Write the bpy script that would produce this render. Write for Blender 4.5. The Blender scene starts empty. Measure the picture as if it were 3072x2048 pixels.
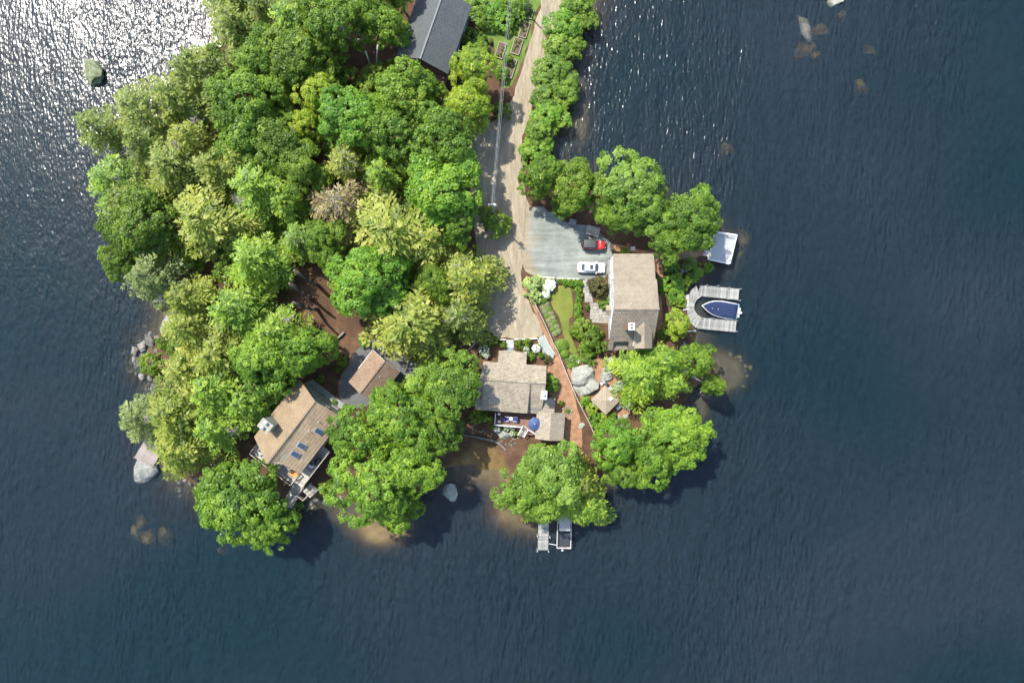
import bpy, bmesh, math, random
import numpy as np
from mathutils import Vector, Matrix

# ------------------------------------------------------------------ camera, sky, sun, exposure
scene = bpy.context.scene
C = scene.collection
CAM_H = 120.0
cam_data = bpy.data.cameras.new('camera')
cam = bpy.data.objects.new('camera', cam_data)
C.objects.link(cam)
cam.location = (0, 0, CAM_H)
cam.rotation_euler = (0, 0, 0)
cam_data.sensor_width = 36.0
cam_data.lens = 24.0
cam_data.clip_start = 1.0
cam_data.clip_end = 6000.0
scene.camera = cam

SUN_ELEV = math.radians(55.0)
SUN_DIR = Vector((-0.67 * math.cos(SUN_ELEV), 0.7424 * math.cos(SUN_ELEV), math.sin(SUN_ELEV)))
world = bpy.data.worlds.new('World')
scene.world = world
world.use_nodes = True
wn = world.node_tree.nodes
sky = wn.new('ShaderNodeTexSky')
sky.sky_type = 'NISHITA'
sky.sun_disc = False
sky.sun_elevation = SUN_ELEV
sky.sun_rotation = math.atan2(SUN_DIR.x, SUN_DIR.y)
sky.air_density = 1.0
sky.dust_density = 1.2
wn['Background'].inputs['Strength'].default_value = 0.15
world.node_tree.links.new(sky.outputs[0], wn['Background'].inputs[0])

sun_data = bpy.data.lights.new('sun', 'SUN')
sun_data.energy = 3.5
sun_data.angle = math.radians(0.55)
sun_data.color = (1.0, 0.95, 0.86)
sun = bpy.data.objects.new('sun', sun_data)
C.objects.link(sun)
sun.rotation_euler = SUN_DIR.to_track_quat('Z', 'Y').to_euler()

vs = scene.view_settings
vs.view_transform = 'Standard'
vs.look = 'None'
vs.exposure = 1.38
vs.gamma = 1.0
vs.use_curve_mapping = False
scene.render.engine = 'CYCLES'
scene.cycles.max_bounces = 5
scene.cycles.use_adaptive_sampling = True
scene.cycles.adaptive_threshold = 0.03
scene.cycles.transparent_max_bounces = 12
scene.cycles.diffuse_bounces = 2

# ------------------------------------------------------------------ coordinates
G = 1.5           # level of the flat part of the peninsula above the lake
FOC = 2048.0
def P(px, py, z=G):
    k = (CAM_H - z) / FOC
    return Vector(((px - 1536) * k, -(py - 1024) * k, z))
def FV(px, py, z=G):
    return P(px * 1.306122, py * 1.306122, z)
def region(x0, y0, s):
    return lambda x, y, z=G: P(x0 + x / s, y0 + y / s, z)
Q3 = region(1100, 0, 2.8)
Q4 = region(1400, 400, 3.137)
Q5 = region(1550, 600, 2.8)
Q6 = region(1350, 950, 3.2667)
QL = region(700, 1000, 2.8)
QS = region(1350, 1350, 3.2667)
QE = region(1700, 900, 3.2667)
QW = region(300, 900, 3.2667)
QD = region(2050, 640, 3.92)

rnd = random.Random(7)
nr = np.random.RandomState(11)

# ------------------------------------------------------------------ object helpers
def WM(o):
    m = o.matrix_basis.copy()
    while o.parent:
        o = o.parent
        m = o.matrix_basis @ m
    return m
def tag(o, label=None, cat=None, group=None, kind=None):
    if label: o['label'] = label
    if cat: o['category'] = cat
    if group: o['group'] = group
    if kind: o['kind'] = kind
    return o
def thing(name, label, cat, loc=(0, 0, 0), rz=0.0, group=None):
    o = bpy.data.objects.new(name, None)
    o.empty_display_size = 0.3
    C.objects.link(o)
    o.location = loc
    o.rotation_euler = (0, 0, rz)
    o.matrix_basis = Matrix.Translation(Vector(loc)) @ Matrix.Rotation(rz, 4, 'Z')
    return tag(o, label, cat, group)
def place(mesh, name, parent=None, loc=(0, 0, 0), rot=(0, 0, 0), scale=(1, 1, 1), mat=None):
    o = bpy.data.objects.new(name, mesh)
    C.objects.link(o)
    o.parent = parent
    o.location = loc; o.rotation_euler = rot; o.scale = scale
    if mat is not None:
        o.material_slots[0].link = 'OBJECT'
        o.material_slots[0].material = mat
    return o

class MB:
    def __init__(s):
        s.v = []; s.f = []
    def add(s, vs_, fs_):
        b = len(s.v)
        s.v += [Vector(p) for p in vs_]
        s.f += [tuple(i + b for i in f) for f in fs_]
        return s
    def box(s, c, size, rz=0.0, ry=0.0, rx=0.0):
        m = Matrix.Translation(Vector(c)) @ Matrix.Rotation(rz, 4, 'Z') @ Matrix.Rotation(ry, 4, 'Y') @ Matrix.Rotation(rx, 4, 'X')
        h = [d / 2 for d in size]
        vs_ = [m @ Vector((x * h[0], y * h[1], z * h[2])) for x in (-1, 1) for y in (-1, 1) for z in (-1, 1)]
        return s.add(vs_, [(0, 1, 3, 2), (4, 6, 7, 5), (0, 4, 5, 1), (2, 3, 7, 6), (0, 2, 6, 4), (1, 5, 7, 3)])
    def bar(s, a, b, w, h):
        a = Vector(a); b = Vector(b); d = b - a
        L = d.length
        if L < 1e-5: return s
        rz = math.atan2(d.y, d.x); ry = -math.asin(max(-1, min(1, d.z / L)))
        return s.box((a + b) / 2, (L, w, h), rz, ry)
    def tube(s, a, b, r0, r1=None, n=8, caps=True):
        a = Vector(a); b = Vector(b)
        if r1 is None: r1 = r0
        d = (b - a)
        if d.length < 1e-6: return s
        q = d.to_track_quat('Z', 'Y')
        vs_ = []
        for p, r in ((a, r0), (b, r1)):
            for i in range(n):
                t = 2 * math.pi * i / n
                vs_.append(p + q @ Vector((r * math.cos(t), r * math.sin(t), 0)))
        fs_ = [(i, (i + 1) % n, n + (i + 1) % n, n + i) for i in range(n)]
        if caps: fs_ += [tuple(reversed(range(n))), tuple(range(n, 2 * n))]
        return s.add(vs_, fs_)
    def path(s, pts, radii, n=7):
        for i in range(len(pts) - 1):
            s.tube(pts[i], pts[i + 1], radii[i], radii[i + 1], n)
        return s
    def prism(s, pts, z0, z1):
        n = len(pts)
        vs_ = [(p[0], p[1], z0) for p in pts] + [(p[0], p[1], z1) for p in pts]
        fs_ = [tuple(reversed(range(n))), tuple(range(n, 2 * n))]
        fs_ += [(i, (i + 1) % n, n + (i + 1) % n, n + i) for i in range(n)]
        return s.add(vs_, fs_)
    def extr(s, ring, off):
        n = len(ring); off = Vector(off)
        vs_ = [Vector(p) for p in ring] + [Vector(p) + off for p in ring]
        fs_ = [tuple(reversed(range(n))), tuple(range(n, 2 * n))]
        fs_ += [(i, (i + 1) % n, n + (i + 1) % n, n + i) for i in range(n)]
        return s.add(vs_, fs_)
    def loft(s, rings, caps=True):
        n = len(rings[0]); vs_ = []; fs_ = []
        for r in rings: vs_ += list(r)
        for k in range(len(rings) - 1):
            for i in range(n):
                j = (i + 1) % n
                fs_.append((k * n + i, k * n + j, (k + 1) * n + j, (k + 1) * n + i))
        if caps:
            fs_.append(tuple(reversed(range(n))))
            fs_.append(tuple(range((len(rings) - 1) * n, len(rings) * n)))
        return s.add(vs_, fs_)
    def lathe(s, c, prof, n=16):
        c = Vector(c); rings = []
        for r, z in prof:
            rings.append([c + Vector((r * math.cos(2 * math.pi * i / n), r * math.sin(2 * math.pi * i / n), z)) for i in range(n)])
        return s.loft(rings)
    def mesh(s, name, mat, smooth=False, inv=None):
        me = bpy.data.meshes.new(name)
        vs_ = s.v if inv is None else [inv @ p for p in s.v]
        me.from_pydata([tuple(p) for p in vs_], [], s.f)
        bm = bmesh.new(); bm.from_mesh(me)
        bmesh.ops.recalc_face_normals(bm, faces=bm.faces)
        bm.to_mesh(me); bm.free()
        if smooth:
            me.polygons.foreach_set('use_smooth', [True] * len(me.polygons))
        if mat: me.materials.append(mat)
        return me
    def build(s, name, mat, parent=None, smooth=False, world=False, loc=None):
        inv = None
        if world and parent is not None: inv = WM(parent).inverted()
        if loc is not None and parent is None:
            inv = Matrix.Translation(-Vector(loc))
        me = s.mesh(name, mat, smooth, inv)
        o = bpy.data.objects.new(name, me)
        C.objects.link(o)
        o.parent = parent
        if loc is not None and parent is None: o.location = loc
        return o

# ------------------------------------------------------------------ materials
def new_mat(name):
    m = bpy.data.materials.new(name); m.use_nodes = True
    nt = m.node_tree
    for n in list(nt.nodes):
        if n.type != 'OUTPUT_MATERIAL': nt.nodes.remove(n)
    return m, nt, nt.nodes, nt.links, nt.nodes['Material Output']
def ramp(nodes, stops):
    r = nodes.new('ShaderNodeValToRGB')
    e = r.color_ramp.elements
    e[0].position, e[0].color = stops[0][0], (*stops[0][1], 1)
    e[1].position, e[1].color = stops[-1][0], (*stops[-1][1], 1)
    for p, c in stops[1:-1]:
        x = e.new(p); x.color = (*c, 1)
    return r
def coords(nodes, links, scale=(1, 1, 1), rot=(0, 0, 0), kind='Object'):
    t = nodes.new('ShaderNodeTexCoord'); m = nodes.new('ShaderNodeMapping')
    m.inputs['Scale'].default_value = scale; m.inputs['Rotation'].default_value = rot
    links.new(t.outputs[kind], m.inputs['Vector'])
    return m.outputs['Vector']
def noise(nodes, links, vec, scale, detail=4, rough=0.6):
    n = nodes.new('ShaderNodeTexNoise')
    n.inputs['Scale'].default_value = scale; n.inputs['Detail'].default_value = detail
    n.inputs['Roughness'].default_value = rough
    if vec is not None: links.new(vec, n.inputs['Vector'])
    return n.outputs['Fac']
def bump(nodes, links, h, strength, dist):
    b = nodes.new('ShaderNodeBump'); b.inputs['Strength'].default_value = strength
    b.inputs['Distance'].default_value = dist
    links.new(h, b.inputs['Height'])
    return b.outputs['Normal']
def surf(name, stops, scale=2.0, rough=0.8, bmp=0.3, dist=0.05, stretch=(1, 1, 1), rz=0.0, metal=0.0, spec=0.3, fine=None, coat=0.0, obj_random=0.0):
    """noise driven colour between stops, with an optional finer second noise"""
    m, nt, N, L, out = new_mat(name)
    vec = coords(N, L, stretch, (0, 0, rz))
    f = noise(N, L, vec, scale, 5, 0.62)
    if fine:
        f2 = noise(N, L, vec, fine, 3, 0.6)
        mx = N.new('ShaderNodeMix'); mx.data_type = 'FLOAT'; mx.inputs[0].default_value = 0.45
        L.new(f, mx.inputs[2]); L.new(f2, mx.inputs[3]); f = mx.outputs[0]
    if obj_random:
        oi = N.new('ShaderNodeObjectInfo')
        ma = N.new('ShaderNodeMath'); ma.operation = 'MULTIPLY_ADD'
        ma.inputs[1].default_value = obj_random; ma.inputs[2].default_value = -obj_random / 2
        L.new(oi.outputs['Random'], ma.inputs[0])
        ad = N.new('ShaderNodeMath'); ad.operation = 'ADD'
        L.new(f, ad.inputs[0]); L.new(ma.outputs[0], ad.inputs[1]); f = ad.outputs[0]
    r = ramp(N, stops); L.new(f, r.inputs[0])
    b = N.new('ShaderNodeBsdfPrincipled')
    b.inputs['Roughness'].default_value = rough; b.inputs['Metallic'].default_value = metal
    b.inputs['Specular IOR Level'].default_value = spec
    b.inputs['Coat Weight'].default_value = coat
    L.new(r.outputs[0], b.inputs['Base Color'])
    if bmp: L.new(bump(N, L, f, bmp, dist), b.inputs['Normal'])
    L.new(b.outputs[0], out.inputs['Surface'])
    return m
def plain(name, col, rough=0.5, metal=0.0, spec=0.5, coat=0.0, var=0.12):
    d = tuple(c * (1 - var) for c in col); u = tuple(min(1, c * (1 + var)) for c in col)
    return surf(name, [(0.3, d), (0.7, u)], 3.0, rough, 0.05, 0.01, metal=metal, spec=spec, coat=coat)
def shingle(name, c1, c2, blot, swap=False, roww=0.2, bw=0.38, contrast=0.5):
    m, nt, N, L, out = new_mat(name)
    vec = coords(N, L, (1, 1, 1), (0, 0, math.pi / 2 if swap else 0))
    br = N.new('ShaderNodeTexBrick')
    br.inputs['Scale'].default_value = 1.0
    br.inputs['Brick Width'].default_value = bw; br.inputs['Row Height'].default_value = roww
    br.inputs['Mortar Size'].default_value = 0.03; br.inputs['Bias'].default_value = contrast - 0.9
    br.inputs['Color1'].default_value = (*c1, 1); br.inputs['Color2'].default_value = (*c2, 1)
    br.inputs['Mortar'].default_value = (*[c * 0.62 for c in c2], 1)
    L.new(vec, br.inputs['Vector'])
    f = noise(N, L, vec, 0.55, 5, 0.65)
    rr = ramp(N, [(0.35, blot), (0.62, (1, 1, 1))]); L.new(f, rr.inputs[0])
    mx = N.new('ShaderNodeMix'); mx.data_type = 'RGBA'; mx.blend_type = 'MULTIPLY'; mx.inputs[0].default_value = 0.8
    L.new(br.outputs[0], mx.inputs[6]); L.new(rr.outputs[0], mx.inputs[7])
    f3 = noise(N, L, vec, 9.0, 3, 0.7)
    r3 = ramp(N, [(0.3, (0.72, 0.72, 0.72)), (0.7, (1.15, 1.15, 1.15))]); L.new(f3, r3.inputs[0])
    mx2 = N.new('ShaderNodeMix'); mx2.data_type = 'RGBA'; mx2.blend_type = 'MULTIPLY'; mx2.inputs[0].default_value = 1.0
    L.new(mx.outputs[2], mx2.inputs[6]); L.new(r3.outputs[0], mx2.inputs[7])
    b = N.new('ShaderNodeBsdfPrincipled'); b.inputs['Roughness'].default_value = 0.92
    b.inputs['Specular IOR Level'].default_value = 0.15
    L.new(mx2.outputs[2], b.inputs['Base Color'])
    L.new(bump(N, L, br.outputs['Fac'], -0.6, 0.02), b.inputs['Normal'])
    L.new(b.outputs[0], out.inputs['Surface'])
    return m
def foliage(name, dark, mid, light, trans=0.42, rand=0.30):
    dark, mid, light = [tuple(c * k for c, k in zip(q, (1.40, 1.36, 1.0))) for q in (dark, mid, light)]
    dark, mid, light = [(q[0], q[1], max(q[2], 0.09 * q[1])) for q in (dark, mid, light)]
    """leaf colour varies leaf by leaf, clump by clump and tree by tree"""
    m, nt, N, L, out = new_mat(name)
    at = N.new('ShaderNodeAttribute'); at.attribute_name = 'tint'
    oi = N.new('ShaderNodeObjectInfo')
    ma = N.new('ShaderNodeMath'); ma.operation = 'MULTIPLY_ADD'
    ma.inputs[1].default_value = rand; ma.inputs[2].default_value = -rand / 2
    L.new(oi.outputs['Random'], ma.inputs[0])
    ad = N.new('ShaderNodeMath'); ad.operation = 'ADD'; ad.use_clamp = True
    L.new(at.outputs['Fac'], ad.inputs[0]); L.new(ma.outputs[0], ad.inputs[1])
    r = ramp(N, [(0.05, dark), (0.5, mid), (0.95, light)]); L.new(ad.outputs[0], r.inputs[0])
    b = N.new('ShaderNodeBsdfPrincipled'); b.inputs['Roughness'].default_value = 0.48
    b.inputs['Specular IOR Level'].default_value = 0.35
    L.new(r.outputs[0], b.inputs['Base Color'])
    tr = N.new('ShaderNodeBsdfTranslucent')
    tm = N.new('ShaderNodeMix'); tm.data_type = 'RGBA'; tm.blend_type = 'MULTIPLY'; tm.inputs[0].default_value = 1.0
    tm.inputs[7].default_value = (1.25, 1.25, 0.5, 1)
    L.new(r.outputs[0], tm.inputs[6]); L.new(tm.outputs[2], tr.inputs['Color'])
    mx = N.new('ShaderNodeMixShader'); mx.inputs[0].default_value = trans
    L.new(b.outputs[0], mx.inputs[1]); L.new(tr.outputs[0], mx.inputs[2])
    L.new(mx.outputs[0], out.inputs['Surface'])
    return m

M = {}
M['mulch'] = surf('mulch', [(0.3, (0.050, 0.030, 0.019)), (0.5, (0.105, 0.058, 0.034)), (0.7, (0.18, 0.105, 0.062))], 0.6, 0.95, 0.6, 0.08, fine=7.0)
M['mulch_path'] = surf('mulch_path', [(0.3, (0.13, 0.070, 0.040)), (0.5, (0.235, 0.128, 0.072)), (0.72, (0.37, 0.225, 0.135))], 1.2, 0.95, 0.5, 0.05, fine=9.0)
M['sand_road'] = surf('sand_road', [(0.28, (0.145, 0.120, 0.081)), (0.5, (0.240, 0.203, 0.140)), (0.72, (0.345, 0.298, 0.215))], 0.5, 0.95, 0.35, 0.05, stretch=(1.8, 0.35, 1), rz=math.radians(14), fine=2.2)
M['sand_drive'] = surf('sand_drive', [(0.28, (0.20, 0.155, 0.105)), (0.5, (0.33, 0.265, 0.18)), (0.72, (0.45, 0.37, 0.26))], 0.35, 0.95, 0.35, 0.05, fine=3.0)
M['gravel'] = surf('gravel', [(0.28, (0.14, 0.165, 0.15)), (0.5, (0.225, 0.26, 0.235)), (0.75, (0.33, 0.365, 0.33))], 0.5, 0.95, 0.4, 0.03, fine=11.0)
def gravel_material():
    m, nt, N, L, out = new_mat('gravel_with_sandy_edge')
    vec = coords(N, L)
    f = noise(N, L, vec, 0.45, 5, 0.65); f2 = noise(N, L, vec, 10.0, 3, 0.65)
    tv = coords(N, L, (0.25, 2.2, 1), (0, 0, math.radians(6))); tk = noise(N, L, tv, 0.6, 3, 0.5)
    mx = N.new('ShaderNodeMix'); mx.data_type = 'FLOAT'; mx.inputs[0].default_value = 0.45; L.new(f, mx.inputs[2]); L.new(f2, mx.inputs[3])
    m2 = N.new('ShaderNodeMix'); m2.data_type = 'FLOAT'; m2.inputs[0].default_value = 0.35; L.new(mx.outputs[0], m2.inputs[2]); L.new(tk, m2.inputs[3])
    r = ramp(N, [(0.32, (0.085, 0.096, 0.085)), (0.5, (0.168, 0.184, 0.164)), (0.68, (0.28, 0.298, 0.265))]); L.new(m2.outputs[0], r.inputs[0])
    r2 = ramp(N, [(0.30, (0.15, 0.123, 0.083)), (0.5, (0.25, 0.210, 0.144)), (0.70, (0.36, 0.306, 0.216))]); L.new(m2.outputs[0], r2.inputs[0])
    sp = N.new('ShaderNodeSeparateXYZ'); L.new(vec, sp.inputs[0])
    ad = N.new('ShaderNodeMath'); ad.operation = 'MULTIPLY_ADD'; ad.inputs[1].default_value = 7.0; L.new(f, ad.inputs[0]); L.new(sp.outputs['X'], ad.inputs[2])
    mr = N.new('ShaderNodeMapRange'); mr.inputs[1].default_value = 5.4; mr.inputs[2].default_value = 8.4; L.new(ad.outputs[0], mr.inputs[0])
    mc = N.new('ShaderNodeMix'); mc.data_type = 'RGBA'; L.new(mr.outputs[0], mc.inputs[0]); L.new(r2.outputs[0], mc.inputs[6]); L.new(r.outputs[0], mc.inputs[7])
    b = N.new('ShaderNodeBsdfPrincipled'); b.inputs['Roughness'].default_value = 0.95; b.inputs['Specular IOR Level'].default_value = 0.15
    L.new(mc.outputs[2], b.inputs['Base Color']); L.new(bump(N, L, m2.outputs[0], 0.5, 0.04), b.inputs['Normal']); L.new(b.outputs[0], out.inputs['Surface'])
    return m
M['gravel_lot'] = gravel_material()
M['asphalt'] = surf('asphalt', [(0.3, (0.06, 0.062, 0.066)), (0.7, (0.13, 0.13, 0.13))], 0.7, 0.9, 0.3, 0.02, fine=14.0)
M['lawn'] = surf('lawn', [(0.3, (0.07, 0.095, 0.014)), (0.5, (0.12, 0.14, 0.024)), (0.72, (0.20, 0.185, 0.05))], 0.5, 0.95, 0.5, 0.05, fine=9.0)
M['verge'] = surf('verge', [(0.3, (0.045, 0.085, 0.014)), (0.5, (0.085, 0.14, 0.022)), (0.72, (0.16, 0.17, 0.05))], 0.6, 0.95, 0.5, 0.05, fine=8.0)
M['beach'] = surf('beach', [(0.3, (0.16, 0.10, 0.045)), (0.5, (0.26, 0.17, 0.085)), (0.7, (0.36, 0.26, 0.15))], 0.45, 0.95, 0.3, 0.05, fine=3.5)
M['white_paint'] = surf('white_paint', [(0.3, (0.52, 0.53, 0.53)), (0.7, (0.62, 0.62, 0.60))], 3, 0.5, 0.05, 0.01)
M['white_rail'] = surf('white_rail', [(0.3, (0.33, 0.30, 0.26)), (0.7, (0.46, 0.43, 0.39))], 3, 0.6, 0.1, 0.01)
M['glass'] = plain('glass', (0.03, 0.045, 0.06), 0.06, spec=0.8)
M['trunk'] = surf('trunk', [(0.3, (0.06, 0.045, 0.035)), (0.7, (0.17, 0.14, 0.11))], 3, 0.95, 0.8, 0.05, stretch=(3, 3, 0.4))
M['birch_bark'] = surf('birch_bark', [(0.3, (0.25, 0.23, 0.20)), (0.5, (0.52, 0.50, 0.46)), (0.7, (0.68, 0.66, 0.62))], 4, 0.8, 0.3, 0.02, stretch=(0.6, 0.6, 3))
M['deadwood'] = surf('deadwood', [(0.3, (0.15, 0.135, 0.115)), (0.7, (0.30, 0.28, 0.25))], 4, 0.9, 0.4, 0.02)
M['granite'] = surf('granite', [(0.28, (0.045, 0.047, 0.040)), (0.46, (0.205, 0.208, 0.175)), (0.68, (0.35, 0.35, 0.305))], 0.9, 0.9, 0.7, 0.12, fine=5.0)
M['granite_dark'] = surf('granite_dark', [(0.3, (0.055, 0.053, 0.045)), (0.5, (0.13, 0.122, 0.105)), (0.75, (0.24, 0.23, 0.205))], 1.2, 0.9, 0.6, 0.08, fine=6.0, obj_random=0.25)
M['mossy_rock'] = surf('mossy_rock', [(0.34, (0.035, 0.045, 0.018)), (0.5, (0.13, 0.15, 0.08)), (0.68, (0.27, 0.285, 0.22))], 1.1, 0.9, 0.7, 0.12, fine=4.0)
M['sunken_rock'] = surf('sunken_rock', [(0.3, (0.06, 0.05, 0.022)), (0.5, (0.14, 0.12, 0.055)), (0.7, (0.24, 0.21, 0.115))], 1.0, 0.9, 0.5, 0.1, fine=4.0)
M['dock_wood'] = surf('dock_wood', [(0.25, (0.12, 0.12, 0.108)), (0.5, (0.215, 0.215, 0.195)), (0.75, (0.31, 0.31, 0.29))], 1.5, 0.85, 0.3, 0.01, stretch=(6, 0.6, 1), obj_random=0.35)
M['grey_wood'] = surf('grey_wood', [(0.3, (0.20, 0.18, 0.15)), (0.5, (0.30, 0.28, 0.245)), (0.7, (0.40, 0.375, 0.33))], 1.5, 0.9, 0.3, 0.01, stretch=(6, 0.6, 1), obj_random=0.3)
M['brown_wood'] = surf('brown_wood', [(0.3, (0.10, 0.055, 0.038)), (0.7, (0.20, 0.115, 0.08))], 1.5, 0.8, 0.3, 0.01, stretch=(6, 0.6, 1), obj_random=0.3)
M['red_wood'] = surf('red_wood', [(0.3, (0.16, 0.135, 0.12)), (0.7, (0.26, 0.225, 0.205))], 1.5, 0.85, 0.3, 0.01, stretch=(6, 0.6, 1), obj_random=0.3)
M['taupe_wood'] = surf('taupe_wood', [(0.3, (0.25, 0.215, 0.17)), (0.7, (0.37, 0.33, 0.275))], 2, 0.8, 0.2, 0.01)
M['dark_metal'] = plain('dark_metal', (0.025, 0.027, 0.03), 0.4)
M['grey_metal'] = plain('grey_metal', (0.42, 0.44, 0.46), 0.35, metal=0.6)
M['rubber'] = plain('rubber', (0.018, 0.018, 0.02), 0.8)
M['soil'] = surf('soil', [(0.3, (0.05, 0.035, 0.025)), (0.7, (0.14, 0.10, 0.07))], 4, 0.95, 0.6, 0.05)
M['stone_paver'] = surf('stone_paver', [(0.3, (0.19, 0.178, 0.145)), (0.7, (0.29, 0.275, 0.235))], 2, 0.9, 0.3, 0.02, obj_random=0.5)
M['wire'] = plain('wire', (0.30, 0.31, 0.30), 0.5)
M['blossom'] = plain('blossom', (0.62, 0.63, 0.60), 0.7)
M['navy'] = surf('navy', [(0.3, (0.007, 0.015, 0.048)), (0.7, (0.012, 0.026, 0.078))], 1.5, 0.75, 0.3, 0.03)

M['leaf_maple'] = foliage('leaf_maple', (0.040, 0.095, 0.008), (0.105, 0.195, 0.013), (0.19, 0.29, 0.024))
M['leaf_green'] = foliage('leaf_green', (0.044, 0.095, 0.012), (0.098, 0.175, 0.022), (0.165, 0.25, 0.038))
M['leaf_dark'] = foliage('leaf_dark', (0.046, 0.090, 0.012), (0.098, 0.163, 0.020), (0.16, 0.235, 0.034))
M['leaf_lime'] = foliage('leaf_lime', (0.095, 0.165, 0.008), (0.185, 0.265, 0.010), (0.26, 0.31, 0.016))
M['leaf_birch'] = foliage('leaf_birch', (0.050, 0.105, 0.012), (0.110, 0.190, 0.020), (0.18, 0.26, 0.04))
M['leaf_pale'] = foliage('leaf_pale', (0.050, 0.105, 0.016), (0.105, 0.185, 0.032), (0.18, 0.27, 0.06))
M['needle_yellow'] = foliage('needle_yellow', (0.068, 0.105, 0.014), (0.155, 0.195, 0.030), (0.25, 0.27, 0.065))
M['needle_olive'] = foliage('needle_olive', (0.050, 0.085, 0.014), (0.112, 0.155, 0.028), (0.185, 0.22, 0.052))
M['needle_lime'] = foliage('needle_lime', (0.060, 0.125, 0.008), (0.135, 0.225, 0.013), (0.22, 0.30, 0.028))
M['needle_grey'] = foliage('needle_grey', (0.060, 0.095, 0.030), (0.125, 0.165, 0.060), (0.20, 0.235, 0.11))
M['needle_brown'] = foliage('needle_brown', (0.09, 0.07, 0.035), (0.20, 0.17, 0.09), (0.30, 0.27, 0.16))
M['leaf_silver'] = foliage('leaf_silver', (0.13, 0.20, 0.08), (0.24, 0.33, 0.15), (0.40, 0.48, 0.28))
M['leaf_purple'] = foliage('leaf_purple', (0.045, 0.035, 0.02), (0.075, 0.075, 0.035), (0.12, 0.13, 0.05))
M['leaf_lavender'] = foliage('leaf_lavender', (0.08, 0.11, 0.05), (0.16, 0.19, 0.10), (0.26, 0.26, 0.22))
M['leaf_bright'] = foliage('leaf_bright', (0.048, 0.125, 0.008), (0.105, 0.215, 0.012), (0.18, 0.28, 0.02))
# ------------------------------------------------------------------ the lie of the land
SHORE_F = [(455, -700), (470, -120), (497, 0), (512, 70), (500, 130), (455, 180), (405, 225), (350, 290), (330, 350), (322, 420), (318, 480), (300, 510), (322, 560), (345, 640), (372, 715),
 (378, 755), (345, 790), (325, 830), (345, 870), (372, 905), (375, 960), (360, 1010), (352, 1050), (400, 1088), (440, 1112),
 (490, 1110), (560, 1105), (620, 1120), (655, 1150), (690, 1160), (730, 1145), (765, 1140), (800, 1155), (850, 1175), (905, 1165), (950, 1150), (985, 1125),
 (1005, 1100), (1025, 1078), (1060, 1072), (1110, 1074), (1145, 1080), (1162, 1112), (1185, 1150), (1215, 1170), (1265, 1172), (1320, 1158),
 (1370, 1120), (1420, 1085), (1470, 1055), (1520, 1020), (1555, 980), (1575, 930), (1595, 895), (1625, 875), (1650, 855), (1630, 838), (1598, 825), (1600, 795),
 (1598, 765), (1586, 735), (1584, 690), (1583, 652), (1605, 640), (1625, 612), (1640, 590), (1638, 565), (1610, 545), (1590, 515), (1550, 490), (1500, 480), (1450, 462),
 (1400, 448), (1345, 420), (1300, 400), (1262, 385), (1232, 362), (1250, 345), (1275, 325), (1290, 290), (1298, 260), (1308, 220), (1315, 180), (1326, 130), (1345, 70), (1360, 30), (1375, -20), (1400, -150), (1400, -700)]
SHORE = np.array([FV(x, y, 0.0)[:2] for x, y in SHORE_F])
SHOALS = [(885, 1238, 6, 5, 1.45), (1150, 1230, 9, 8, 0.8), (760, 1290, 12, 7, 0.5), (1060, 1090, 5, 5, 0.5), (1690, 850, 7, 4, 1.0), (1690, 575, 3, 5, 0.9), (480, 1160, 6, 6, 0.4),
          (1640, 930, 8, 6, 0.7), (1860, 110, 12, 12, 4.2), (345, 1225, 5, 4, 1.6), (1270, 1300, 8, 6, 0.5), (740, 1180, 5, 4, 0.25), (380, 750, 4, 6, 0.5), (1345, 290, 2, 5, 1.0)]
def shore_dist(x, y):
    d2 = np.full(x.shape, 1e12); inside = np.zeros(x.shape, bool)
    n = len(SHORE)
    for i in range(n):
        ax, ay = SHORE[i]; bx, by = SHORE[(i + 1) % n]
        dx, dy = bx - ax, by - ay
        t = np.clip(((x - ax) * dx + (y - ay) * dy) / (dx * dx + dy * dy + 1e-12), 0, 1)
        d2 = np.minimum(d2, (x - ax - t * dx) ** 2 + (y - ay - t * dy) ** 2)
        c = ((ay > y) != (by > y)) & (x < (bx - ax) * (y - ay) / (by - ay + 1e-12) + ax)
        inside ^= c
    return np.where(inside, np.sqrt(d2), -np.sqrt(d2))
def wob(x, y):
    return (np.sin(0.61 * x + 1.3 * np.sin(0.37 * y)) + np.sin(0.73 * y + 1.1 * np.sin(0.29 * x + 1.0)) + 0.6 * np.sin(1.7 * x + 0.9 * y) + 0.5 * np.sin(1.3 * y - 1.9 * x + 2.0)) / 3.0
def terrain(x, y):
    x = np.asarray(x, float); y = np.asarray(y, float)
    d = shore_dist(x, y) + 0.45 * wob(x, y)
    t = np.clip(d / 4.5, 0, 1)
    land = G * t * t * (3 - 2 * t)
    o = np.maximum(-d, 0)
    bed = -0.12 - 0.20 * o - 0.014 * o * o
    bed = np.maximum(bed, -9.0) + 0.22 * wob(x * 0.8 + 5, y * 0.8) * np.clip(o / 4, 0, 1)
    for fx, fy, rx, ry, h in SHOALS:
        c = FV(fx, fy, 0.0)
        g = np.exp(-((x - c.x) / rx) ** 2 - ((y - c.y) / ry) ** 2)
        bed = bed + g * h * np.clip(o / 3, 0, 1)
    bed = np.where(d < 0, np.minimum(bed, -0.04), bed)
    cove = FV(1108, 1046, 0.0)
    low = np.exp(-(((x - cove.x) / 5.2) ** 4) - (((y - cove.y) / 4.6) ** 4))
    return np.where(d > 0, land * (1 - 0.86 * low), bed * (1 - 0.35 * low))
def ax_(lim, fine, step):
    a = list(np.arange(-lim, lim + 1e-6, fine)); e = lim; s = step
    out = []
    while e < 1600: e += s; s *= 1.6; out.append(e)
    return np.array([-q for q in reversed(out)] + a + out)
gx = ax_(100, 0.8, 4); gy = ax_(76, 0.8, 4)
X, Y = np.meshgrid(gx, gy)
Z = terrain(X, Y)
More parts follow.
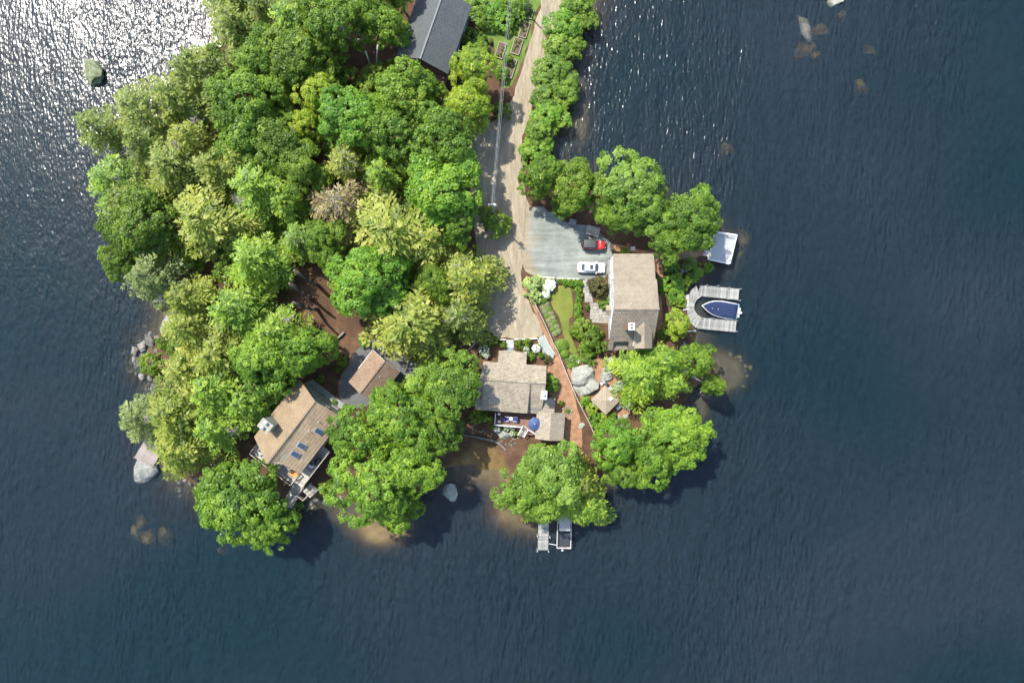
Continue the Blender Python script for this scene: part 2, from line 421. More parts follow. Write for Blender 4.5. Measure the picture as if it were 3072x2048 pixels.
nx, ny = len(gx), len(gy)
verts = np.stack([X.ravel(), Y.ravel(), Z.ravel()], 1)
ii = (np.arange(ny - 1)[:, None] * nx + np.arange(nx - 1)[None, :]).ravel()
quads = np.stack([ii, ii + 1, ii + nx + 1, ii + nx], 1)
def np_mesh(name, v, q, mat=None, smooth=False, tint=None):
    me = bpy.data.meshes.new(name)
    me.vertices.add(len(v)); me.vertices.foreach_set('co', np.ascontiguousarray(v, np.float32).ravel())
    k = q.shape[1]
    me.loops.add(q.size); me.loops.foreach_set('vertex_index', np.ascontiguousarray(q, np.int32).ravel())
    me.polygons.add(len(q)); me.polygons.foreach_set('loop_start', np.arange(0, q.size, k, dtype=np.int32))
    me.polygons.foreach_set('loop_total', np.full(len(q), k, np.int32))
    if smooth: me.polygons.foreach_set('use_smooth', np.ones(len(q), bool))
    if tint is not None:
        a = me.attributes.new('tint', 'FLOAT', 'POINT'); a.data.foreach_set('value', np.ascontiguousarray(tint, np.float32))
    me.update(calc_edges=True)
    if mat: me.materials.append(mat)
    return me
def ground_material():
    m, nt, N, L, out = new_mat('forest_floor_and_lake_bed')
    vec = coords(N, L)
    f = noise(N, L, vec, 0.35, 5, 0.65); f2 = noise(N, L, vec, 6.0, 3, 0.6)
    mx = N.new('ShaderNodeMix'); mx.data_type = 'FLOAT'; mx.inputs[0].default_value = 0.4
    L.new(f, mx.inputs[2]); L.new(f2, mx.inputs[3])
    r1 = ramp(N, [(0.32, (0.034, 0.023, 0.015)), (0.5, (0.080, 0.047, 0.029)), (0.7, (0.15, 0.09, 0.054))]); L.new(mx.outputs[0], r1.inputs[0])
    r2a = ramp(N, [(0.32, (0.030, 0.022, 0.010)), (0.5, (0.075, 0.054, 0.025)), (0.7, (0.15, 0.112, 0.058))]); L.new(mx.outputs[0], r2a.inputs[0])
    r2b = ramp(N, [(0.32, (0.10, 0.066, 0.022)), (0.5, (0.22, 0.15, 0.055)), (0.7, (0.34, 0.25, 0.11))]); L.new(mx.outputs[0], r2b.inputs[0])
    sa = N.new('ShaderNodeAttribute'); sa.attribute_name = 'tint'
    r2x = N.new('ShaderNodeMix'); r2x.data_type = 'RGBA'; L.new(sa.outputs['Fac'], r2x.inputs[0]); L.new(r2a.outputs[0], r2x.inputs[6]); L.new(r2b.outputs[0], r2x.inputs[7])
    g = N.new('ShaderNodeNewGeometry'); sp = N.new('ShaderNodeSeparateXYZ'); L.new(g.outputs['Position'], sp.inputs[0])
    st = N.new('ShaderNodeMapRange'); st.inputs[1].default_value = 0.0; st.inputs[2].default_value = 0.35
    L.new(sp.outputs['Z'], st.inputs[0])
    mc = N.new('ShaderNodeMix'); mc.data_type = 'RGBA'
    L.new(st.outputs[0], mc.inputs[0]); L.new(r2x.outputs[2], mc.inputs[6]); L.new(r1.outputs[0], mc.inputs[7])
    b = N.new('ShaderNodeBsdfPrincipled'); b.inputs['Roughness'].default_value = 0.95; b.inputs['Specular IOR Level'].default_value = 0.1
    L.new(mc.outputs[2], b.inputs['Base Color']); L.new(bump(N, L, mx.outputs[0], 0.6, 0.12), b.inputs['Normal'])
    L.new(b.outputs[0], out.inputs['Surface'])
    return m
M['ground'] = ground_material()
sand = np.zeros(X.shape)
for fx, fy, rx, ry, k in [(885, 1242, 5.5, 5, 1.0), (1108, 1065, 5.5, 7, 0.6), (1165, 1160, 5, 7, 0.6), (760, 1160, 4, 3, 0.2), (1150, 1260, 6, 8, 0.35), (780, 1300, 9, 6, 0.25), (1020, 1300, 9, 5, 0.2)]:
    c = FV(fx, fy, 0.0)
    sand = np.maximum(sand, k * np.exp(-((X - c.x) / rx) ** 4 - ((Y - c.y) / ry) ** 4))
ground = place(np_mesh('ground', verts, quads, M['ground'], True, sand.ravel()), 'ground')
tag(ground, 'reddish brown forest floor of the peninsula sloping into the lake bed', kind='structure')

# lake water: clear brown water, rippled surface
def water_material():
    m, nt, N, L, out = new_mat('lake_water')
    tc = N.new('ShaderNodeNewGeometry')
    def mapped(sc, rz):
        mp = N.new('ShaderNodeMapping'); mp.inputs['Scale'].default_value = sc; mp.inputs['Rotation'].default_value = (0, 0, rz)
        L.new(tc.outputs['Position'], mp.inputs['Vector']); return mp.outputs['Vector']
    def nz(vec, sc, det, ro=0.55, dis=0.0):
        n = N.new('ShaderNodeTexNoise'); n.inputs['Scale'].default_value = sc; n.inputs['Detail'].default_value = det
        n.inputs['Roughness'].default_value = ro; n.inputs['Distortion'].default_value = dis
        L.new(vec, n.inputs['Vector']); return n.outputs['Fac']
    a = nz(mapped((1.0, 0.30, 1), math.radians(-16)), 1.8, 1, 0.5, 0.0)   # wind ripples with crests leaning off north
    b_ = nz(mapped((1.0, 0.5, 1), math.radians(20)), 2.9, 0, 0.5, 0.0)
    c = nz(mapped((1.0, 0.3, 1), math.radians(-22)), 0.45, 0, 0.5, 0.0)
    d_ = nz(mapped((1.0, 0.6, 1), 0.2), 6.5, 0)
    def madd(x, y, k):
        q = N.new('ShaderNodeMath'); q.operation = 'MULTIPLY_ADD'; q.inputs[1].default_value = k
        L.new(x, q.inputs[0]); L.new(y, q.inputs[2]) if y is not None else None
        if y is None: q.inputs[2].default_value = 0
        return q.outputs[0]
    gust = nz(mapped((1, 0.38, 1), 0.25), 0.035, 2, 0.6)                         # gusts make rougher and calmer patches
    gr = N.new('ShaderNodeMapRange'); gr.inputs[1].default_value = 0.35; gr.inputs[2].default_value = 0.65
    gr.inputs[3].default_value = 0.6 * WAVE; gr.inputs[4].default_value = 1.35 * WAVE
    L.new(gust, gr.inputs[0])
    h = madd(a, madd(b_, madd(d_, madd(c, None, 1.0), 0.13), 0.45), 1.0)
    bp = N.new('ShaderNodeBump'); bp.inputs['Strength'].default_value = 1.0; L.new(gr.outputs[0], bp.inputs['Distance'])
    L.new(h, bp.inputs['Height'])
    fr = N.new('ShaderNodeFresnel'); fr.inputs['IOR'].default_value = 1.333; L.new(bp.outputs[0], fr.inputs['Normal'])
    gl = N.new('ShaderNodeBsdfGlossy'); gl.inputs['Roughness'].default_value = 0.21; L.new(bp.outputs[0], gl.inputs['Normal'])
    tp = N.new('ShaderNodeBsdfTransparent'); tp.inputs['Color'].default_value = (0.97, 0.98, 0.97, 1)
    df = N.new('ShaderNodeBsdfDiffuse'); tn = nz(mapped((1, 1.4, 1), 0.5), 0.016, 1, 0.55); tr_ = ramp(N, [(0.36, (0.032, 0.105, 0.135)), (0.5, WATER_COL), (0.66, (0.085, 0.135, 0.175))]); L.new(tn, tr_.inputs[0]); L.new(tr_.outputs[0], df.inputs['Color']); bp2 = N.new('ShaderNodeBump'); bp2.inputs['Strength'].default_value = 1.0; gm = N.new('ShaderNodeMath'); gm.operation = 'MULTIPLY'; gm.inputs[1].default_value = 5.2; L.new(gr.outputs[0], gm.inputs[0]); L.new(gm.outputs[0], bp2.inputs['Distance']); L.new(madd(a, madd(c, None, 0.8), 1.0), bp2.inputs['Height']); L.new(bp2.outputs[0], df.inputs['Normal'])  # teal to slate patches put sky and cloud reflections into the scatter colour
    m1 = N.new('ShaderNodeMixShader'); m1.inputs[0].default_value = WATER_TURB
    L.new(tp.outputs[0], m1.inputs[1]); L.new(df.outputs[0], m1.inputs[2])
    m2 = N.new('ShaderNodeMixShader'); L.new(fr.outputs[0], m2.inputs[0]); L.new(m1.outputs[0], m2.inputs[1]); L.new(gl.outputs[0], m2.inputs[2])
    L.new(m2.outputs[0], out.inputs['Surface'])
    va = N.new('ShaderNodeVolumeAbsorption'); va.inputs['Color'].default_value = (0.53, 0.43, 0.10, 1); va.inputs['Density'].default_value = 1.9
    L.new(va.outputs[0], out.inputs['Volume'])
    return m
WAVE = 0.118
WATER_COL = (0.060, 0.116, 0.148)
WATER_TURB = 0.135
M['water'] = water_material()
lake = MB().box((0, 0, -7.5), (3100, 3100, 15)).build('lake_water', M['water'])
tag(lake, 'dark blue rippled lake water glittering in the sun at upper left', kind='structure')

# ------------------------------------------------------------------ roads, drives and other sheets of ground
def ragged(pts, step=1.2, amp=0.18, seed=0):
    r = random.Random(seed); out = []
    n = len(pts)
    for i in range(n):
        a = Vector(pts[i]); b = Vector(pts[(i + 1) % n]); L_ = (b - a).length
        k = max(1, int(L_ / step))
        for j in range(k):
            p = a.lerp(b, j / k)
            out.append((p.x + r.uniform(-amp, amp), p.y + r.uniform(-amp, amp)))
    return out
def smooth_poly(pts, it=2):
    for _ in range(it):
        q = []
        for i in range(len(pts)):
            a = Vector(pts[i][:2]); b = Vector(pts[(i + 1) % len(pts)][:2])
            q += [a.lerp(b, 0.25), a.lerp(b, 0.75)]
        pts = q
    return pts
def sheet(name, pts, z, mat, label, amp=0.18, smooth=1):
    p = smooth_poly([Vector((q[0], q[1])) for q in pts], smooth)
    p = ragged(p, 0.9, amp, len(name))
    me = bpy.data.meshes.new(name)
    me.from_pydata([(a, b, z) for a, b in p], [], [tuple(range(len(p)))])
    bm = bmesh.new(); bm.from_mesh(me); bmesh.ops.triangulate(bm, faces=bm.faces)
    for f in bm.faces:
        if f.normal.z < 0: f.normal_flip()
    bm.to_mesh(me); bm.free()
    me.materials.append(mat)
    o = place(me, name)
    return tag(o, label, kind='structure')
sheet('dirt_road', [P(*q) for q in [(1640, -60), (1627, 0), (1600, 89), (1566, 211), (1541, 286), (1515, 345), (1440, 385), (1405, 420), (1408, 520), (1420, 640), (1430, 760), (1425, 860), (1445, 920), (1462, 1014), (1613, 1013), (1632, 1004), (1600, 930), (1566, 858), (1562, 800), (1590, 760), (1600, 650), (1570, 560), (1562, 430), (1589, 357), (1614, 250), (1652, 118), (1684, 0), (1700, -60)]], G + 0.02, M['sand_road'], 'tan dirt road running down the causeway into the sandy drive')
sheet('gravel_parking', [P(*q) for q in [(1591, 618), (1665, 635), (1700, 675), (1755, 668), (1805, 700), (1838, 735), (1843, 747), (1837, 775), (1832, 826), (1741, 840), (1630, 834), (1580, 822), (1566, 790), (1566, 719), (1572, 655)]], G + 0.035, M['gravel_lot'], 'pale blue grey gravel parking area beside the white house', 0.4)
sheet('asphalt_drive', [QL(*q) for q in [(1050, 120), (1180, 40), (1300, 90), (1540, 250), (1560, 330), (1480, 410), (1340, 420), (1180, 600), (1000, 640), (900, 560), (880, 420), (960, 260)]], G + 0.02, M['asphalt'], 'grey asphalt drive around the brown roofed garage')
sheet('lawn', [Q5(*q) for q in [(272, 775), (330, 728), (400, 712), (468, 735), (475, 960), (430, 1010), (455, 1150), (520, 1290), (455, 1300), (395, 1170), (370, 1000), (290, 880)]], G + 0.02, M['lawn'], 'curving strip of mown lawn between hedge and lavender', 0.1)
sheet('grass_verge', [Q3(*q) for q in [(1500, -90), (1440, 60), (1390, 250), (1290, 590), (1190, 760), (1130, 740), (1180, 520), (1080, 560), (1050, 470), (1090, 330), (960, 300), (900, 180), (900, -90)]], G + 0.012, M['verge'], 'patchy grass around the raised beds left of the dirt road', 0.3)
sheet('grass_verge', [Q3(*q) for q in [(1640, -90), (1560, 330), (1450, 700), (1375, 1000), (1300, 1210), (1285, 1400), (1350, 1380), (1420, 1180), (1560, 1000), (1620, 700), (1700, 350), (1790, -90)]], G + 0.012, M['verge'], 'strip of rough grass between dirt road and water', 0.3)
sheet('mulch_path', [Q5(*q) for q in [(45, 740), (75, 790), (130, 880), (225, 1120), (330, 1310), (305, 1345), (260, 1380), (265, 1560), (300, 1800), (345, 1990), (500, 2060), (560, 2080), (545, 1900), (480, 1590), (350, 1300), (250, 1090), (150, 860), (90, 730)]], G + 0.028, M['mulch_path'], 'orange brown mulch path running along the white rail fence', 0.12)
sheet('mulch_bed', [Q5(*q) for q in [(760, 350), (1170, 450), (1560, 410), (1600, 470), (1300, 510), (1215, 600), (1230, 1200), (1165, 1215), (1195, 600), (1160, 450), (820, 440)]], G + 0.016, M['mulch_path'], 'red brown mulch walk behind the white house to the dock', 0.12)
sheet('mulch_bed', [Q6(*q) for q in [(1110, 430), (1400, 420), (1640, 380), (1640, 600), (1800, 800), (1780, 940), (1690, 1010), (1600, 960), (1460, 900), (1250, 780)]], G + 0.016, M['mulch_path'], 'mulched garden bed around the two big boulders and pavilion', 0.15)
sheet('mulch_bed', [Q6(*q) for q in [(230, 250), (480, 220), (500, 340), (445, 350), (440, 450), (340, 450), (230, 430)]], G + 0.016, M['mulch'], 'dark mulch bed left of the cottage front steps', 0.12)
# ------------------------------------------------------------------ trees and shrubs
def unit(a):
    return a / (np.linalg.norm(a, axis=1, keepdims=True) + 1e-9)
def diamonds(c, n, length, width, tint, rs, along=None):
    """one pointed leaf face per row of c, facing n"""
    k = len(c)
    t = rs.normal(size=(k, 3)) if along is None else along + rs.normal(size=(k, 3)) * 0.15
    n = unit(n)
    t = unit(t - n * (t * n).sum(1, keepdims=True)); b = np.cross(n, t)
    z_ = rs.uniform(0.55, 1.45, (k, 1)); l = length * z_ * 0.5; w = width * z_ * rs.uniform(0.75, 1.25, (k, 1)) * 0.5
    v = np.stack([c - t * l, c + b * w - t * l * 0.1, c + t * l, c - b * w - t * l * 0.1], 1).reshape(-1, 3)
    q = np.arange(4 * k).reshape(-1, 4)
    return v, q, np.repeat(tint, 4)
def broad_mesh(name, R, H, nclump, per, rc, leaf, seed, lobes=7, flat=0.72, base=0.34, asp=0.66, droop=0.0):
    rs = np.random.RandomState(seed)
    L_ = [(np.array([R * rs.uniform(-.12, .12), R * rs.uniform(-.12, .12), H * flat]), R * 0.52, H * (1 - flat))]
    for i in range(lobes):
        a = 2 * math.pi * (i + rs.uniform(-0.3, 0.3)) / lobes
        d = R * rs.uniform(0.38, 0.78)
        L_.append((np.array([d * math.cos(a), d * math.sin(a), H * rs.uniform(base + 0.12, flat + 0.04)]), R * rs.uniform(0.24, 0.44), H * rs.uniform(0.10, 0.20)))
    for i in range(4):
        a = rs.uniform(0, 6.28); d = R * rs.uniform(0.15, 0.45)
        L_.append((np.array([d * math.cos(a), d * math.sin(a), H * rs.uniform(flat, flat + 0.1)]), R * rs.uniform(0.2, 0.36), H * rs.uniform(0.1, 0.17)))
    cs, ns = [], []
    tries = 0
    while len(cs) < nclump and tries < nclump * 40:
        tries += 1
        c, r, rz = L_[rs.choice(len(L_), p=np.array([l[1] ** 2 for l in L_]) / sum(l[1] ** 2 for l in L_))]
        d = rs.normal(size=3); d /= np.linalg.norm(d)
        if d[2] < -0.35: d[2] *= -1
        p = c + d * np.array([r, r, rz]) * rs.uniform(0.82, 1.08)
        ok = True
        for c2, r2, rz2 in L_:
            if (((p - c2) / np.array([r2, r2, rz2])) ** 2).sum() < 0.55: ok = False; break
        if ok and rs.uniform() < 0.93: cs.append(p); ns.append(d)
    cs = np.array(cs); ns = np.array(ns); k = len(cs)
    ga_ = rs.uniform(0, 6.28); tint_c = np.clip(rs.normal(0.46, 0.19, k) + 0.16 * np.sin(cs[:, 0] / R * 2.6 + ga_) * np.cos(cs[:, 1] / R * 2.2 + ga_), 0.02, 0.98)
    u = unit(rs.normal(size=(k * per, 3)))
    u = np.where((u * np.repeat(ns, per, 0)).sum(1, keepdims=True) < -0.45, -u, u)
    rad = np.repeat(rc * rs.uniform(0.6, 1.45, k), per)[:, None] * rs.uniform(0.25, 1.0, (k * per, 1)) ** 0.5
    pos = np.repeat(cs, per, 0) + u * rad * np.array([1, 1, asp])
    up = np.array([[0, 0, 1.0]])
    nn = u * 0.75 + np.repeat(ns, per, 0) * 0.35 + up * 0.45 + rs.normal(size=(k * per, 3)) * 0.42
    if droop: pos[:, 2] -= droop * rs.uniform(0, 1, k * per) * rad[:, 0]
    tint = np.clip(np.repeat(tint_c, per) + rs.normal(0, 0.12, k * per), 0, 1)
    v, q, t = diamonds(pos, nn, leaf, leaf * 0.72, tint, rs)
    me = np_mesh(name, v, q, M['leaf_green'], False, t)
    return me, [(tuple(l[0]), l[1]) for l in L_]
def conifer_mesh(name, R, H, seed, levels=21, per=7, base=0.16, spray=0.62, power=0.75, dead=0.0, skip=0.12, lean=0.10):
    rs = np.random.RandomState(seed)
    pos, nor, al, tint = [], [], [], []
    tw = MB()
    lop = rs.uniform(0, 6.28)
    for li in range(levels):
        t = base + (1 - base) * (li + rs.uniform(-0.3, 0.3)) / levels
        t = min(0.985, max(base, t))
        Lb = R * (1.02 - ((t - base) / (1 - base))) ** power
        for j in range(per):
            if rs.uniform() < skip: continue
            a = 2 * math.pi * (j + rs.uniform(-0.45, 0.45)) / per + li * 0.9
            Lx = Lb * rs.uniform(0.55, 1.22) * (1 + 0.14 * math.cos(a - lop) + 0.16 * math.cos(3 * a + 2 * lop))
            d = np.array([math.cos(a), math.sin(a), 0]); s = np.array([-math.sin(a), math.cos(a), 0])
            z0 = H * t; rise = rs.uniform(0.0, 0.25); sag = rs.uniform(0.15, 0.42)
            btint = np.clip(rs.normal(0.45, 0.22), 0, 1)
            nseg = max(3, int(Lx / 0.34))
            tip = None
            for k in range(nseg):
                u = (k + rs.uniform(0.2, 0.8)) / nseg
                if u < 0.18: continue
                c = d * Lx * u + np.array([0, 0, z0 + Lx * (rise * u - sag * u * u)])
                wl = (0.16 + 0.36 * math.sin(min(1, u * 1.05) * math.pi) ** 0.8) * Lx * 0.62
                for sg in (-1, 1):
                    ang = rs.uniform(0.6, 1.0)
                    td = d * math.cos(ang) + s * sg * math.sin(ang) + np.array([0, 0, rs.uniform(-0.3, 0.05)])
                    m_ = max(1, int(wl / (spray * 0.62)))
                    for q in range(m_):
                        w = (q + 0.5) / m_
                        p = c + td * wl * w + rs.normal(size=3) * 0.05
                        pos.append(p); al.append(td)
                        nor.append(np.array([0, 0, 1.0]) + d * 0.25 + rs.normal(size=3) * 0.28)
                        tint.append(btint + 0.22 * (u - 0.5) + 0.18 * (w - 0.5) + rs.normal() * 0.1)
                tip = c
            pos.append(d * Lx + np.array([0, 0, z0 + Lx * (rise - sag)])); al.append(d); nor.append(np.array([0, 0, 1.0]) + rs.normal(size=3) * 0.2); tint.append(btint + 0.25)
    pos = np.array(pos)
    v, q, t = diamonds(pos, np.array(nor), spray, spray * 0.42, np.clip(np.array(tint), 0, 1), rs, np.array(al))
    return np_mesh(name, v, q, M['needle_olive'], False, t)
def trunk_mesh(name, H, r, seed, lobes=None, lean=0.4, top=0.72):
    rs = random.Random(seed); mb = MB()
    pts = []; rad = []
    lx, ly = rs.uniform(-lean, lean), rs.uniform(-lean, lean)
    for i in range(7):
        t = i / 6
        pts.append(Vector((lx * math.sin(t * 2.2), ly * math.sin(t * 2.0), H * top * t - (0.8 if i == 0 else 0)))); rad.append(r * (1.25 - t) if i else r * 1.5)
    rad = [max(0.03, q) for q in rad]
    mb.path(pts, rad, 8)
    if lobes:
        for c, lr in lobes[1:9]:
            k = rs.choice([2, 3, 4]); a = pts[k]
            c = Vector(c); mid = a.lerp(c, 0.55) + Vector((0, 0, 0.3))
            mb.path([a, mid, a.lerp(c, 0.95)], [rad[k] * 0.55, rad[k] * 0.35, 0.04], 6)
    return mb.mesh(name, M['trunk'], True)
PROTO = {}
def proto(kind, Rn, Hn, crown, trunk):
    PROTO.setdefault(kind, []).append((Rn, Hn, crown, trunk))
for s in range(4):
    me, lb = broad_mesh('crown_maple', 6.0, 13, 300, 80, 0.72, 0.33, 100 + s, 8)
    proto('maple', 6.0, 13, me, trunk_mesh('trunk_maple', 13, 0.32, s, lb))
    me, lb = broad_mesh('crown_broad', 5.5, 13, 280, 76, 0.68, 0.30, 200 + s, 7, 0.74)
    proto('broad', 5.5, 13, me, trunk_mesh('trunk_broad', 13, 0.28, s + 10, lb))
    me, lb = broad_mesh('crown_birch', 5.0, 13, 330, 62, 0.55, 0.26, 300 + s, 9, 0.76, 0.3, 0.9, 0.5)
    proto('birch', 5.0, 13, me, trunk_mesh('trunk_birch', 13, 0.20, s + 20, lb, 1.0))
    me, lb = broad_mesh('crown_small', 2.6, 5.0, 110, 52, 0.40, 0.23, 400 + s, 6, 0.70, 0.2)
    proto('small', 2.6, 5.0, me, trunk_mesh('trunk_small', 5.0, 0.12, s + 30, lb, 0.3))
    me = conifer_mesh('crown_hemlock', 5.0, 13, 500 + s, 18, 7, 0.2, 0.56, 0.62)
    proto('hemlock', 5.0, 13, me, trunk_mesh('trunk_hemlock', 13, 0.30, s + 40, None, 0.25, 0.96))
    me = conifer_mesh('crown_pine', 4.6, 15, 600 + s, 15, 6, 0.25, 0.55, 0.6, 0, 0.2)
    proto('pine', 4.6, 15, me, trunk_mesh('trunk_pine', 15, 0.30, s + 50, None, 0.4, 0.96))
for s in range(4, 8):
    me = conifer_mesh('crown_hemlock', 5.0, 13, 500 + s, 15 + s % 3, 6 + s % 2, 0.2 + 0.03 * (s % 3), 0.5 + 0.04 * (s % 3), 0.55 + 0.07 * (s % 3), 0, 0.1 + 0.06 * (s % 2))
    proto('hemlock', 5.0, 13, me, trunk_mesh('trunk_hemlock', 13, 0.30, s + 60, None, 0.25, 0.96))
for s in range(4, 7):
    me, lb = broad_mesh('crown_maple', 6.0, 13, 290, 80, 0.62 + 0.08 * (s % 3), 0.28 + 0.03 * (s % 3), 100 + s, 6 + s % 4)
    proto('maple', 6.0, 13, me, trunk_mesh('trunk_maple', 13, 0.32, s + 70, lb))
    me, lb = broad_mesh('crown_broad', 5.5, 13, 270, 76, 0.58 + 0.08 * (s % 3), 0.26 + 0.03 * (s % 3), 200 + s, 6 + s % 4, 0.74)
    proto('broad', 5.5, 13, me, trunk_mesh('trunk_broad', 13, 0.28, s + 80, lb))
def bare_branches(name, R, H, seed, n=26):
    rs = random.Random(seed); mb = MB()
    for i in range(n):
        a = rs.uniform(0, 6.28); z = H * rs.uniform(0.45, 0.98); L_ = R * rs.uniform(0.5, 1.05) * (1.15 - z / H * 0.6)
        p0 = Vector((0, 0, z)); d = Vector((math.cos(a), math.sin(a), rs.uniform(-0.15, 0.25)))
        p1 = p0 + d * L_ * 0.55; d2 = d + Vector((rs.uniform(-.3, .3), rs.uniform(-.3, .3), -0.12)); p2 = p1 + d2 * L_ * 0.45
        mb.path([p0, p1, p2], [0.05, 0.03, 0.01], 5)
        for k in range(5):
            t = rs.uniform(0.35, 1.0); b = p0.lerp(p2, t); e = b + (d + Vector((rs.uniform(-.9, .9), rs.uniform(-.9, .9), rs.uniform(-.2, .3)))) * L_ * 0.22
            mb.tube(b, e, 0.02, 0.008, 4)
    return mb.mesh(name, M['deadwood'], True)
BARE = bare_branches('bare_branches', 3.2, 11, 5)
BARE_SMALL = bare_branches('bare_branches', 1.6, 4.0, 9, 22)

tree_no = 0
def tree(fx, fy, rpx, kind, mat, label, H=None, group=None, bare=False, name=None, dz=0.0):
    """fx, fy: where the middle of the crown shows; rpx: crown radius there (units of the 2352 px view)"""
    global tree_no
    tree_no += 1
    r_ = random.Random(tree_no * 7 + 3)
    R = rpx / 13.07 * (1.22 if kind in ('hemlock', 'pine') else 1.03)
    if H is None:
        H = {'maple': 5.5 + 1.25 * R, 'broad': 5.5 + 1.25 * R, 'birch': 7.0 + 1.3 * R, 'small': 1.4 + 1.3 * R, 'hemlock': 6.5 + 1.05 * R, 'pine': 7 + 1.2 * R}[kind]
        H = min(H, 17.5)
    zc = G + (0.60 if kind in ('maple', 'broad', 'birch', 'small') else 0.56) * H
    p = FV(fx, fy, zc)
    zb = float(terrain(np.array([p.x]), np.array([p.y]))[0]); zb = max(min(zb, G), 0.1)
    Rn, Hn, cm, tm = PROTO[kind][(tree_no * 5 + tree_no // 3) % len(PROTO[kind])]
    nm = name or {'maple': 'maple_tree', 'broad': 'broadleaf_tree', 'birch': 'birch_tree', 'small': 'small_tree', 'hemlock': 'hemlock_tree', 'pine': 'pine_tree'}[kind]
    root = thing(nm, label, 'tree', (p.x, p.y, zb + dz), r_.uniform(0, 6.28), group)
    sc = (R / Rn * r_.uniform(0.90, 1.12), R / Rn * r_.uniform(0.90, 1.12), H / Hn)
    place(cm, 'crown', root, scale=sc, mat=M[mat])
    place(tm, 'trunk', root, scale=(sc[2],) * 2 + (sc[2],), mat=M['birch_bark'] if kind == 'birch' else M['trunk'])
    if not bare and kind != 'small' and r_.random() < 0.42:
        a_ = r_.uniform(0, 6.28); d_ = R * r_.uniform(0.25, 0.75)
        tb = place(BARE_SMALL, 'bare_branches', root, loc=(d_ * math.cos(a_), d_ * math.sin(a_), H * (0.98 - 0.45 * d_ / R) - 4.2), rot=(r_.uniform(-.35, .35), r_.uniform(-.35, .35), 0), scale=(1.0, 1.0, 1.0)); tb['kind'] = 'stuff'
    if bare:
        place(BARE, 'bare_branches', root, loc=(0, 0, 0.1), scale=(R / 4.2, R / 4.2, H / 11.2))['kind'] = 'stuff'
    return root

